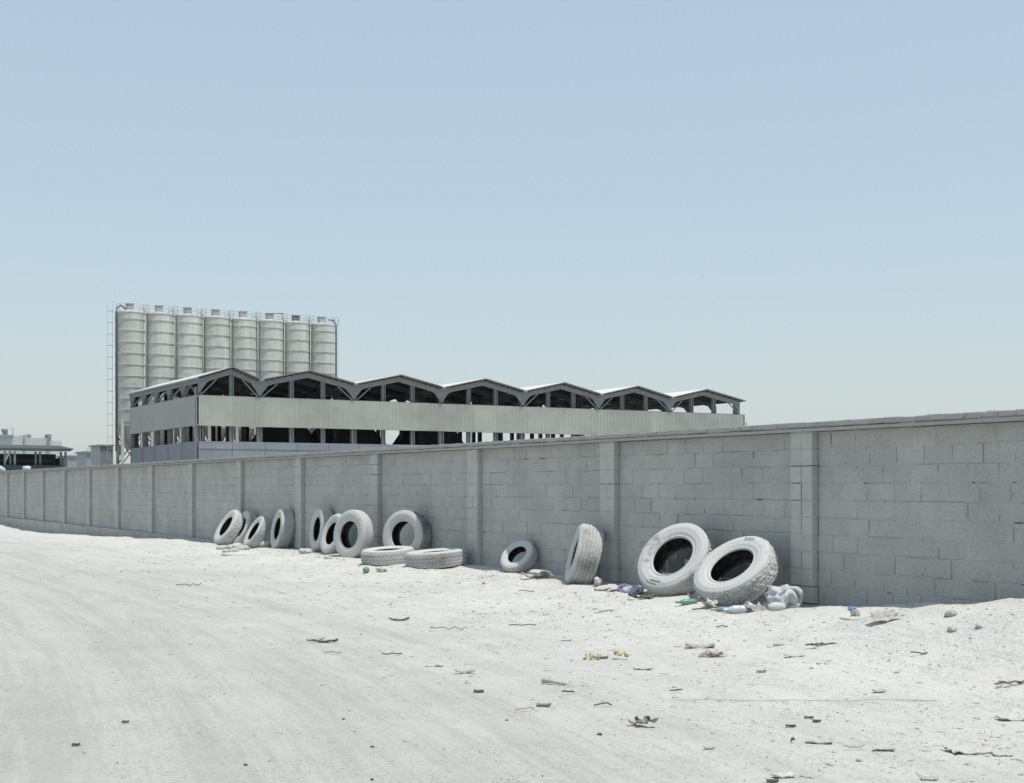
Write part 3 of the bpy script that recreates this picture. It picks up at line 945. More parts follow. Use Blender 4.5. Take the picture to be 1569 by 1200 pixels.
# small blocks between the shed and the silos
def block_building(px0, px1, py, dist, m_, label, depth=6.0, trim=None):
    o = far_frame('small_building', px0, dist, label, 'building')
    xe = xat(px1, px0, dist); zt = (747-py)/FPX*dist+HZ
    b = MB(); b.box(0, xe, 0, depth, 0, zt); b.build('wall', m_, o)
    b = MB(); b.box(-.25, xe+.1, -.25, depth+.2, zt+.003, zt+.22); b.build('roof', trim or M_fargrey, o)
    return o, xe, zt
block_building(103, 131, 699.5, 230, M_fargrey, 'low dull grey building between the dark shed and the blue one', 8)
o, xe, zt = block_building(131.5, 152, 693.8, 190, M_farblue, 'small blue-grey building with a pale awning beside the silos', 6)
b = MB(); b.box(.4, xe*.42, -1.4, -.02, zt-2.2, zt-2.0); b.box(.6, xe*.38, -.5, -.02, 0, zt-2.2); b.build('awning', M_farwall, o)
o, xe, zt = block_building(152.2, 173, 683.8, 175, mat('far_ribbed_grey', (.30, .31, .32), var=.12, scale=.9, stretch=(1, 1, .05)), 'taller ribbed grey building right beside the leftmost silo', 5)
for k in range(7):
    b = MB(); x_ = xe*(k+.5)/7; b.box(x_-.06, x_+.06, -.08, -.002, 0, zt-.02); b.build('rib', M_fargrey, o)
o = far_frame('roof_frame', 134, 205, 'faint metal frame standing above the blue-grey building', 'frame')
b = MB()
for xx in (0, .9, 1.3): b.bar((xx, 0, 0), (xx, 0, (747-686)/FPX*205+HZ), .09)
b.bar((0, 0, (747-687)/FPX*205+HZ), (1.3, 0, (747-690)/FPX*205+HZ), .09); b.bar((0, 0, (747-691)/FPX*205+HZ), (1.3, 0, (747-687)/FPX*205+HZ), .07); b.build('bars', M_rail, o)
o = far_frame('lattice_mast', 1143, 420, 'tiny distant mast just right of the hall above the wall', 'mast')
b = MB(); b.bar((0, 0, 0), (0, 0, (747-646)/FPX*420+HZ), .35); b.bar((-.8, 0, 0), (0, 0, (747-650)/FPX*420+HZ), .3); b.bar((.8, 0, 0), (0, 0, (747-652)/FPX*420+HZ), .3); b.build('shaft', M_rail, o)
# ------------------------------------------------------------------ tyres
def tyre_profile():
    out = [(.955, .40), (.950, .455), (.935, .490), (.90, .515), (.875, .512), (.868, .524), (.80, .535), (.74, .53), (.728, .518), (.715, .528), (.66, .50), (.605, .450), (.592, .438), (.588, .458), (.566, .456), (.556, .43), (.532, .395)]
    inn = [(.535, .33), (.56, .31), (.62, .345), (.72, .40), (.84, .43), (.92, .40), (.945, .30), (.95, .12)]
    prof = out+inn
    full = [(r, wv) for r, wv in prof]+[(r, -wv) for r, wv in prof[::-1]]
    no, ni = len(out), len(inn)
    return full, no, ni

def make_casing(Rr, W, parent, seed, matin=None):
    full, no, ni = tyre_profile()
    n = 112; m = len(full); v = []; f = []; mi = []
    for k in range(n):
        a = 2*math.pi*k/n; ca, sa = math.cos(a), math.sin(a)
        q = 1+.006*math.sin(2*a+seed)+.004*math.sin(3*a+seed*2)
        for r, wv in full:
            v.append((Rr*r*q*ca, Rr*r*q*sa, W*wv))
    for k in range(n):
        k2 = (k+1) % n
        for i in range(m-1):
            f.append((k*m+i, k2*m+i, k2*m+i+1, k*m+i+1)[::-1])
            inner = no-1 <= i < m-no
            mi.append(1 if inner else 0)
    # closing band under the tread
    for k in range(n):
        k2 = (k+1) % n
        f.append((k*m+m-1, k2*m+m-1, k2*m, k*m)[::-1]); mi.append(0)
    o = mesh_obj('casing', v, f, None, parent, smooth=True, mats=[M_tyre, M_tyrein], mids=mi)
    return o

def make_tread(Rr, W, parent, kind, seed, m_=None):
    """one closed belt; the pattern is real height"""
    nu = {'lugs': 264, 'ribs': 132, 'worn': 240, 'blocks': 300, 'smooth': 120}[kind]
    nw = 25
    us = np.arange(nu); ws = np.linspace(-.47, .47, nw)
    U, Wd = np.meshgrid(us, ws, indexing='ij')
    ang = U/nu*2*np.pi
    crown = 1.0-1.3*np.clip(np.abs(Wd)-.30, 0, 1)**2*1.0-.018*(Wd/.47)**2
    gro = np.zeros_like(ang)
    aw = np.abs(Wd)
    if kind == 'lugs':
        gro += ((U % 4) < 1.5)*(aw > .30)*.024
        gro += (np.abs(aw-.14) < .02)*.012
        gro += (((U+np.round(Wd*14)) % 6) < 1.5)*(aw < .30)*.008
    elif kind == 'blocks':
        gro += (((U+np.round(aw*20)) % 5) < 1.6)*.014
        gro += (np.abs(aw-.12) < .022)*.014+(np.abs(aw-.30) < .02)*.012
    elif kind == 'ribs':
        for c in (.0, .16, .32): gro += (np.abs(aw-c) < .021)*.011
    elif kind == 'worn':
        gro += (vnoise(ang*16, Wd*9, seed) > .05)*.007+np.clip(vnoise(ang*30, Wd*17, seed+1), -.4, .5)*.014
        gro += ((U % 6) < 2)*(aw > .40)*.010
    else:
        gro += (np.abs(aw-.2) < .02)*.006
    gro += np.clip(vnoise(ang*9, Wd*6, seed+5)-.15, 0, 1)*.010
    q = 1+.006*np.sin(2*ang+seed)+.004*np.sin(3*ang+seed*2)
    rad = Rr*q*(crown+.012)-gro*(Rr/.5)
    rad[:, 0] = np.minimum(rad[:, 1]*.985, Rr*.965); rad[:, -1] = np.minimum(rad[:, -2]*.985, Rr*.965)
    x = rad*np.cos(ang); y = rad*np.sin(ang); z = Wd*W
    v = np.stack([x, y, z], -1).reshape(-1, 3)
    f = []
    for i in range(nu):
        i2 = (i+1) % nu
        for j in range(nw-1):
            f.append((i*nw+j, i2*nw+j, i2*nw+j+1, i*nw+j+1))
    o = mesh_obj('tread', v, f, m_ or M_tread, parent, smooth=False)
    return o

def tyre_basis(yaw, tilt):
    a = math.cos(tilt)*math.cos(yaw)*Nv-math.cos(tilt)*math.sin(yaw)*Dv+math.sin(tilt)*UP
    return a.normalized()

def ext(a, dirv, Rr, W):
    """half size of the tyre along a direction"""
    c = abs(a.dot(dirv)); s = math.sqrt(max(0, 1-c*c))
    return max(Rr*1.005*s+W*.38*c, Rr*.93*s+W*.50*c, Rr*.8*s+W*.535*c)

def tyre(s, yaw, tilt, Rr, W, gap, sink, kind, label, spin=0., m_=None, flat=None):
    root = empty('tyre')
    tag(root, label, 'tyre', 'old tyres lying along the wall')
    if flat:
        x, y, a = flat; a = a.normalized()
        zc = gz(x, y)+ext(a, UP, Rr, W)-sink; c = Vector((x, y, zc))
    else:
        a = tyre_basis(yaw, tilt)
        qc = -.09+ext(a, Nv, Rr, W)+gap
        p = wall_pt(s, qc, 0)
        # contact with the ground lies under the low edge
        low = (UP-a*a.dot(UP)).normalized()*-1*Rr
        g = float(terrain(p.x+low.x, p.y+low.y, False))
        g2 = float(np.interp(s, GS, GZ))
        z = max(min(g, g2+.05), g2-.06)+ext(a, UP, Rr, W)-sink
        c = Vector((p.x, p.y, z+CAMH))
    u = a.cross(UP)
    if u.length < .01: u = Vector((1, 0, 0))
    u.normalize(); v = a.cross(u)
    M = Matrix((u, v, a)).transposed().to_4x4()
    root.matrix_world = Matrix.Translation(c) @ M @ Matrix.Rotation(spin, 4, 'Z')
    make_casing(Rr, W, root, s)
    make_tread(Rr*.985, W, root, kind, int(s*10)+3, m_)
    return root

TY = {}
TY[1] = tyre(19.53, .02, .55, .485, .25, .19, .05, 'worn', 'leftmost tyre of all, steeply tilted with rough white tread', .3)
TY[2] = tyre(19.15, .05, .40, .44, .25, .01, .05, 'worn', 'tyre half hidden behind the leftmost tilted one', 1.1)
TY[3] = tyre(17.90, -.06, .54, .43, .22, .12, .07, 'lugs', 'small tilted tyre with lumpy tread standing in rubble, third from the left', .6)
TY[4] = tyre(16.75, -.10, .173, .463, .273, .02, .06, 'blocks', 'upright narrow-looking tyre just left of the pier that follows the rubble', 2.0)
TY[5] = tyre(14.54, -.106, .12, .47, .26, .0, .04, 'smooth', 'upright tyre right of that pier, left of the overlapping pair', .1)
TY[6] = tyre(13.36, .06, .34, .435, .25, .12, .06, 'smooth', 'white tyre mostly hidden behind the upright front tyre', .5)
TY[7] = tyre(11.97, .264, .107, .484, .248, .36, .07, 'smooth', 'upright tyre with a shaded grey sidewall standing before the hidden one', 1.7)
TY[8] = tyre(10.17, .467, .12, .473, .293, .01, .04, 'lugs', 'upright tyre behind the two flat ones, its tread bare black at the right', .9, M_treadbare)
x_, y_, _ = ground_at(594, 863)
TY[9] = tyre(9.1, 0, 0, .475, .24, 0, .03, 'lugs', 'left one of the two tyres lying flat, with notched edge', 0.2, flat=(x_, y_, Vector((-.05, -.06, 1))))
x_, y_, _ = ground_at(667, 868)
TY[10] = tyre(8.0, 0, 0, .515, .25, 0, .03, 'blocks', 'right one of the two tyres lying flat, with fine zigzag tread', .8, flat=(x_, y_, Vector((-.07, -.03, 1))))
TY[11] = tyre(6.34, .345, .71, .302, .17, .005, .035, 'smooth', 'smallest tyre, a car tyre leaning alone against the wall', 2.2)
TY[12] = tyre(4.33, -.46, .26, .445, .335, .02, .06, 'ribs', 'tyre standing edge-on beside a pier with its wide ribbed tread showing', 1.3)
TY[13] = tyre(1.98, .27, .635, .53, .29, .10, .08, 'lugs', 'big white tyre leaning left and behind its neighbour, with toothed shoulder', .0)
TY[14] = tyre(.72, .123, .855, .522, .28, .15, .08, 'worn', 'big white tyre at the right end with raised letters and crumbling tread', 2.6)

# raised letters on the right-hand tyre, scuffed dark print on its neighbour
M_letter = tyre_material('raised_letter_rubber', .05, (.35, .35, .33), (.16, .16, .16), 9)
def rub_mark(root, r0, r1, a0, a1, W, m_):
    v = []; f = []; n = 14
    for i in range(n+1):
        a = a0+(a1-a0)*i/n; j = .004*math.sin(i*2.3)
        for r, zz in ((r0+j, W-.006), (r0+j, W+.0025), (r1-j*.5, W+.0025), (r1-j*.5, W-.006)): v.append((r*math.cos(a), r*math.sin(a), zz))
    for i in range(n):
        for k in range(4):
            k2 = (k+1) % 4; f.append((4*i+k, 4*i+k2, 4*i+4+k2, 4*i+4+k))
    f.append((3, 2, 1, 0)); f.append((4*n, 4*n+1, 4*n+2, 4*n+3))
    return mesh_obj('rub_mark', v, f, m_, root)
def arc_text(txt, root, Rr, rad, ang0, W, size, m_, name, depth=.006, step=1.12, up_out=True):
    for k, ch in enumerate(txt):
        cu = bpy.data.curves.new('letter', 'FONT'); cu.body = ch; cu.size = size; cu.extrude = depth; cu.align_x = 'CENTER'; cu.offset = .0005
        tmp = bpy.data.objects.new('tmp', cu); COL.objects.link(tmp)
        dg = bpy.context.evaluated_depsgraph_get()
        me = bpy.data.meshes.new_from_object(tmp.evaluated_get(dg))
        bpy.data.objects.remove(tmp)
        me.materials.clear(); me.materials.append(m_)
        o = bpy.data.objects.new(name, me); COL.objects.link(o); o.parent = root
        a = ang0-k*step*size*.82/rad
        o.matrix_local = Matrix.Rotation(a, 4, 'Z') @ Matrix.Translation((rad, 0, W)) @ Matrix.Rotation(-math.pi/2, 4, 'Z')
bpy.context.view_layer.update()
def local_angle(root, world_dir):
    v = root.matrix_world.to_3x3().inverted() @ world_dir
    return math.atan2(v.y, v.x)
r14 = TY[14]
r13 = TY[13]; a13 = local_angle(r13, Vector((-.55, 0, -1.0)))
M_rub = mat('rubbed_rubber', (.17, .17, .19), var=.4, scale=30)
sg = 1 if local_angle(r13, Vector((0, 0, -1))) > a13 else -1
rub_mark(r13, .400, .425, a13, a13+sg*.42, .29*.535, M_rub)
rub_mark(r13, .448, .460, a13-sg*.12, a13+sg*.30, .29*.528, M_rub)
arc_text('GOO', r14, .522, .405, local_angle(r14, UP+Vector((.02, 0, 0)))+.12, .28*.535, .058, M_letter, 'raised_letter', .006)

# ------------------------------------------------------------------ litter and stones
def put(o, px_, py, dz=0., rz=None, rx=0, ry=0):
    x, y, z = ground_at(px_, py)
    o.location = (x, y, z+dz)
    o.rotation_euler = (rx, ry, random.uniform(0, 6.28) if rz is None else rz)
    return o

def blob(name, rad, m_, squash=(1, 1, 1), noise=.3, sub=3, seed=0, freq=2.0, smooth=False):
    bm = bmesh.new(); bmesh.ops.create_icosphere(bm, subdivisions=sub, radius=1)
    P = np.array([v.co[:] for v in bm.verts])
    n = vnoise(P[:, 0]*freq+P[:, 2]*1.7+seed, P[:, 1]*freq-P[:, 2]*1.3, seed)+.5*vnoise(P[:, 0]*freq*2.3-P[:, 2]*3.1, P[:, 1]*freq*2.3+P[:, 2]*2.7+seed, seed+1)
    for v, k in zip(bm.verts, n):
        v.co = v.co*(1+noise*2*k)
        v.co = Vector((v.co.x*squash[0], v.co.y*squash[1], v.co.z*squash[2]))*rad
    me = bpy.data.meshes.new(name); bm.to_mesh(me); bm.free()
    me.materials.append(m_)
    if smooth: me.polygons.foreach_set('use_smooth', np.ones(len(me.polygons), dtype=bool))
    o = bpy.data.objects.new(name, me); COL.objects.link(o)
    return o

def stone(px_, py, rad, label, m_=None, squash=(1, .8, .6), group=None):
    o = blob('stone', rad, m_ or M_rock, squash, .22, 2, random.randint(0, 999), 1.6)
    put(o, px_, py, rad*squash[2]*.45)
    return tag(o, label, 'stone', group)

def flake(name, w_, l_, m_, curl=.3, th=.006, ragged=.25, crumple=.0, seed=None):
    """thin stiff scrap with a curled edge, ragged outline and real thickness"""
    rnd = random.Random(seed if seed is not None else random.random())
    nx, ny = 9, 7; v = []
    edge = [rnd.uniform(1-ragged, 1) for _ in range(nx)]; edge2 = [rnd.uniform(1-ragged, 1) for _ in range(nx)]
    for side in (0, 1):
        for i in range(nx):
            for j in range(ny):
                a = (i/(nx-1)-.5); b = (j/(ny-1)-.5)
                b2 = b*(edge[i] if b > 0 else edge2[i])
                z = curl*w_*(abs(a)*2)**2*.5*(1 if rnd else 1)+curl*l_*max(0, b)**2*1.4+crumple*rnd.uniform(-1, 1)*w_*.12
                v.append((a*w_, b2*l_, z+(th if side else 0)))
    if crumple:      # same crumple on both faces
        h = nx*ny
        for k in range(h): v[k+h] = (v[k][0], v[k][1], v[k][2]+th)
    f = []; h = nx*ny
    for i in range(nx-1):
        for j in range(ny-1):
            a = i*ny+j; f.append((a, a+1, a+ny+1, a+ny)); f.append((a+h, a+ny+h, a+ny+1+h, a+1+h))
    for i in range(nx-1):
        a = i*ny; f.append((a, a+ny, a+ny+h, a+h)); a = i*ny+ny-1; f.append((a, a+h, a+ny+h, a+ny))
    for j in range(ny-1):
        a = j; f.append((a, a+h, a+1+h, a+1)); a = (nx-1)*ny+j; f.append((a, a+1, a+1+h, a+h))
    return mesh_obj(name, v, f, m_)

def bottle(px_, py, L0, rad, m_, label, rz, capm=None, crush=.0):
    root = empty('plastic_bottle'); tag(root, label, 'bottle')
    pr = [(.001, 0), (rad*.8, 0), (rad, rad*.25), (rad*.97, L0*.3), (rad*.92, L0*.34), (rad, L0*.38), (rad*.98, L0*.62), (rad*.75, L0*.76), (rad*.38, L0*.88), (rad*.34, L0*.93), (rad*.34, L0), (.001, L0)]
    v, f = lathe(pr, 18)
    v = [(x*(1-crush*math.sin(z/L0*3.1)*(.5+.5*math.sin(z*60))), y, z) for x, y, z in v]
    b = mesh_obj('body', v, f, m_, root, smooth=True)
    v, f = lathe([(.001, L0+.03*L0+.012), (rad*.40, L0+.03*L0+.012), (rad*.40, L0*.95), (rad*.34, L0*.95)], 14)
    mesh_obj('cap', v, f, capm or m_, root)
    x, y, z = ground_at(px_, py)
    root.rotation_euler = Euler((R(90), 0, rz)); root.location = (x, y, z+rad*.85)
    # keep the middle of the bottle at the spot
    root.location -= (Matrix.Rotation(rz, 3, 'Z') @ Vector((0, -L0/2, 0)))
    return root

def bag(name, px_, py, rad, m_, label, squash=(1.2, .9, .6), noise=.45, cat='bag', seed=1, dz=None):
    o = blob(name, rad, m_, squash, noise, 4, seed, 2.6, smooth=True)
    put(o, px_, py, rad*squash[2]*.6 if dz is None else dz, rz=seed*.7)
    return tag(o, label, cat)

# rubbish round the right pair of tyres
bottle(1052, 926, .24, .036, M_green, 'green plastic bottle lying between the two big right-hand tyres', R(-75))
bottle(1109, 938, .26, .034, M_teal, 'teal plastic bottle under the right-hand big tyre', R(-110), M_clear)
bottle(1128, 941, .27, .052, M_clear, 'dusty clear plastic bottle right of the teal one', R(-78), M_clear, .12)
o = bag('white_sack', 1196, 931, .15, M_bagw, 'crumpled white sack wedged between the right big tyre and the pier', (1.25, .8, .95), .42, seed=3)
# ring of twisted plastic round the sack
m = MB(); pts = []
for i in range(15):
    a = -2.6+i*.36; pts.append((.07+.13*math.cos(a), -.12+.02*math.sin(i*1.3), .05+.11*math.sin(a)+.008*math.sin(i*2.1)))
m.tube(pts, [.010+.022*math.sin(math.pi*i/14)+.003*(i % 2) for i in range(15)], 8); b_o = m.build('twisted_band', M_bagw, o, smooth=True)
b_o.matrix_parent_inverse = Matrix.Rotation(-.7*3+.2, 4, 'Z')
bag('white_bag', 1178, 931, .085, M_bagw, 'small white plastic bag on the sand below the crumpled sack', (1.5, .8, .6), .4, seed=7)
o = blob('plastic_can', .075, M_bagw, (1.5, .8, .75), .06, 3, 4, 1.0, True); put(o, 1189, 936, .045, rz=.2); tag(o, 'small rounded off-white can in front of the crumpled sack', 'can')
o = flake('dark_sheet', .24, .16, M_card, .35, .008, .3, .4, 5); put(o, 1156, 939, .02, rz=.6, rx=.25); tag(o, 'grey folded scrap of sheet between the clear bottle and the can', 'scrap')
o = flake('dark_sheet', .16, .12, M_clear, .5, .006, .3, .6, 8); put(o, 1147, 936, .03, rz=1.2, rx=.5); tag(o, 'shiny bent scrap just right of the clear bottle', 'scrap')
bag('blue_bag', 974, 911, .10, M_bagb, 'pale blue crumpled plastic bag left of the big tyres', (1.3, .8, .6), .5, seed=2)
bag('violet_bag', 955, 905, .07, M_bagp, 'dark violet plastic bag in the shade beside the pale blue one', (1.2, .8, .8), .45, seed=5)
bag('white_bag', 962, 908, .065, M_bagw, 'small white bag between the violet and the pale blue bags', (1.3, .8, .7), .45, seed=9)
bag('cement_bag', 935, 904, .22, M_paper, 'half-buried empty paper sack on the sand beside the edge-on tyre', (1.35, .75, .22), .25, 'sack', 6, .02)
bag('cement_bag', 917, 898, .09, M_paper, 'upright white paper scrap at the foot of the pier', (.9, .6, .9), .4, 'paper', 11)
o = flake('rag', .34, .2, M_darkbit, .25, .01, .4, .5, 12); put(o, 985, 919, .02, rz=.3); tag(o, 'dark flat rag under the left edge of the big tyres', 'rag')
o = flake('paper_scrap', .12, .1, M_paper, .8, .005, .3, .8, 14); put(o, 1060, 921, .03, rz=.3, rx=.4); tag(o, 'white paper scrap standing behind the green bottle', 'paper')
o = flake('paper_scrap', .2, .14, M_paper, .5, .006, .4, .5, 15); put(o, 1086, 931, .02, rz=1.0); tag(o, 'flat white paper scrap below the right-hand big tyre', 'paper')
for i, (a_, b_) in enumerate(((1075, 936), (1094, 934), (1140, 933))):
    m = MB(); m.bar((-.11, 0, .01), (.11, .02, .03), .014); o = m.build('stick', M_darkbit); put(o, a_, b_, .01, rz=random.uniform(-.4, .4))
    tag(o, ('thin dark stick on the sand below the green bottle', 'thin dark stick under the right big tyre', 'thin dark stick beside the shiny scrap')[i], 'stick')
# torn strip beside the small tyre
root = empty('tyre_shred'); put(root, 826, 884, .0, rz=.5); tag(root, 'torn grey strip of tyre curled open beside the smallest tyre', 'tyre shred')
v = []; f = []; n = 16
for side in (0, 1):
    rr = .115-.014*side
    for i in range(n):
        a = -.2+i/(n-1)*2.7
        for j in range(5):
            v.append((rr*math.cos(a)*1.3, (j/4-.5)*.30+.03*math.sin(i*1.7), rr*math.sin(a)*.95+.0))
h = n*5
for i in range(n-1):
    for j in range(4):
        a = i*5+j; f.append((a, a+5, a+6, a+1)); f.append((a+h, a+1+h, a+6+h, a+5+h))
for i in range(n-1):
    f.append((i*5, i*5+h, i*5+5+h, i*5+5)); f.append((i*5+4, i*5+9, i*5+9+h, i*5+4+h))
for j in range(4):
    f.append((j, j+1, j+1+h, j+h)); q0 = (n-1)*5+j; f.append((q0, q0+h, q0+1+h, q0+1))
mesh_obj('strip', v, f, M_tyre, root, smooth=True)
o = flake('loose_ply', .26, .13, M_card, .35, .01, .5, .5, 3); o.parent = root; o.location = (-.19, -.06, .02)
o = blob('green_ball', .055, M_green, (1, 1, 1), .05, 3, 1, 1.5, True); put(o, 560.5, 878, .045); tag(o, 'green plastic ball in front of the left flat tyre', 'ball')
bag('white_bag', 585, 877, .075, M_paper, 'small white crumpled scrap in front of the left flat tyre', (1.2, .8, .6), .4, 'scrap', 4)

# rubble among the left tyres
for i, (a_, b_, r_, l_) in enumerate((
    (338, 842, .10, 'flat stone left of the rubble, in front of the leftmost tyre'), (352, 841, .13, 'pale block of rubble in front of the leftmost tyre'), (362, 838, .16, 'large pale rubble lump between the leftmost tyre and the hidden one'),
    (372, 842, .17, 'widest white rubble lump of the heap by the left tyres'), (381, 838, .12, 'rubble lump at the foot of the small tilted tyre'), (391, 829, .09, 'stone perched inside the small tilted tyre'),
    (358, 846, .10, 'small rubble piece at the front of the left heap'), (408, 838, .15, 'grey stone between the small tilted tyre and the upright one'), (344, 846, .07, 'smallest stone in front of the leftmost tyre'),
    (468, 848, .16, 'pale angular stone left of the upright pair of tyres'), (462, 846, .09, 'small stone touching the pale angular one'), (502, 857, .08, 'small stone at the foot of the half-hidden white tyre'),
    (232, 821, .34, 'low white lump of rubble on the sand edge at the left'), (218, 821, .2, 'smaller white rubble lump left of the low one'), (240, 822, .2, 'white rubble lump right of the low one'))):
    stone(a_, b_, r_, l_, squash=(1.2, .85, .45 if r_ > .15 else .6), group='rubble at the foot of the wall')
o = blob('powder_heap', .42, M_whiteheap, (1, .7, .16), .12, 3, 3, 1.2, True); put(o, 372, 850, .0); tag(o, 'small spilled heap of white powder in front of the left rubble', 'heap')
o = flake('board', .75, .35, M_paper, .15, .03, .1, .0, 2); put(o, 22, 805, .05, rz=.3); tag(o, 'white board lying on the sand at the far left', 'board')
stone(131, 816, .22, 'white stone at the wall footing far left', squash=(1.4, .8, .6)); stone(150, 816, .2, 'dark stone right of the white one at the far footing', M_darkbit, (1.2, .8, .7)); stone(161, 817, .16, 'dark lump furthest right at the far footing', M_soot, (.9, .8, 1.1))

# pale lumps lying on the coping far away
for i, (s_, r_, l_) in enumerate(((55.5, .26, 'white lump lying on the wall top at the far left edge'), (54.2, .17, 'smaller white lump on the wall top beside the far left one'), (48.0, .14, 'single round white lump on the wall top below the dark shed'))):
    o = blob('white_lump', r_, M_bagw, (1.2, .8, .75), .25, 3, 11+i, 1.8); o.location = wall_pt(s_, -.1, ZTOP+.115+r_*.4); tag(o, l_, 'lump')
# the verge at the right edge
for i, (a_, b_, r_, l_) in enumerate((
    (1447, 928, .055, 'white stone on the sunlit rim of the right-hand verge'), (1458, 926, .05, 'second white stone on the rim, right of the first'), (1430, 934, .06, 'small white stone low on the right-hand verge'),
    (1456, 945, .06, 'dark-edged clod on the right-hand verge'), (1500, 962, .04, 'small clod at the foot of the right-hand verge'), (1459, 967, .05, 'small white stone at the foot of the right-hand verge'),
    (1540, 913, .09, 'pale lump near the right edge at the wall foot'), (1562, 908, .09, 'grey lump at the wall foot at the right edge'), (1402, 914, .07, 'grey stone in the shade at the wall foot'))):
    stone(a_, b_, r_, l_, squash=(1.2, .8, .65))
bag('blue_scrap', 1305, 937, .035, M_blue, 'small bright blue and white scrap on the shadow edge', (1.3, .8, .6), .4, 'scrap', 3)
bag('grey_scrap', 1309, 944, .045, M_card, 'crumpled grey scrap below the blue one', (.9, .8, .9), .4, 'scrap', 8)
o = flake('board', .30, .06, M_paper, .10, .010, .2, .2, 6); put(o, 1310, 951, .004, rz=-.1); tag(o, 'thin curled strip of board below the blue scrap', 'board')
o = flake('clear_film', .26, .16, M_paper, .12, .006, .2, .6, 7); put(o, 1355, 952, .035, rz=.1, rx=.5); tag(o, 'crumpled translucent plastic sheet on the sand below the shadow edge', 'plastic sheet')
o = flake('cloth_heap', .5, .2, M_card, .5, .02, .3, .9, 17); put(o, 1390, 928, .03, rz=.2); tag(o, 'grey torn cloth in the shade at the wall foot', 'cloth')

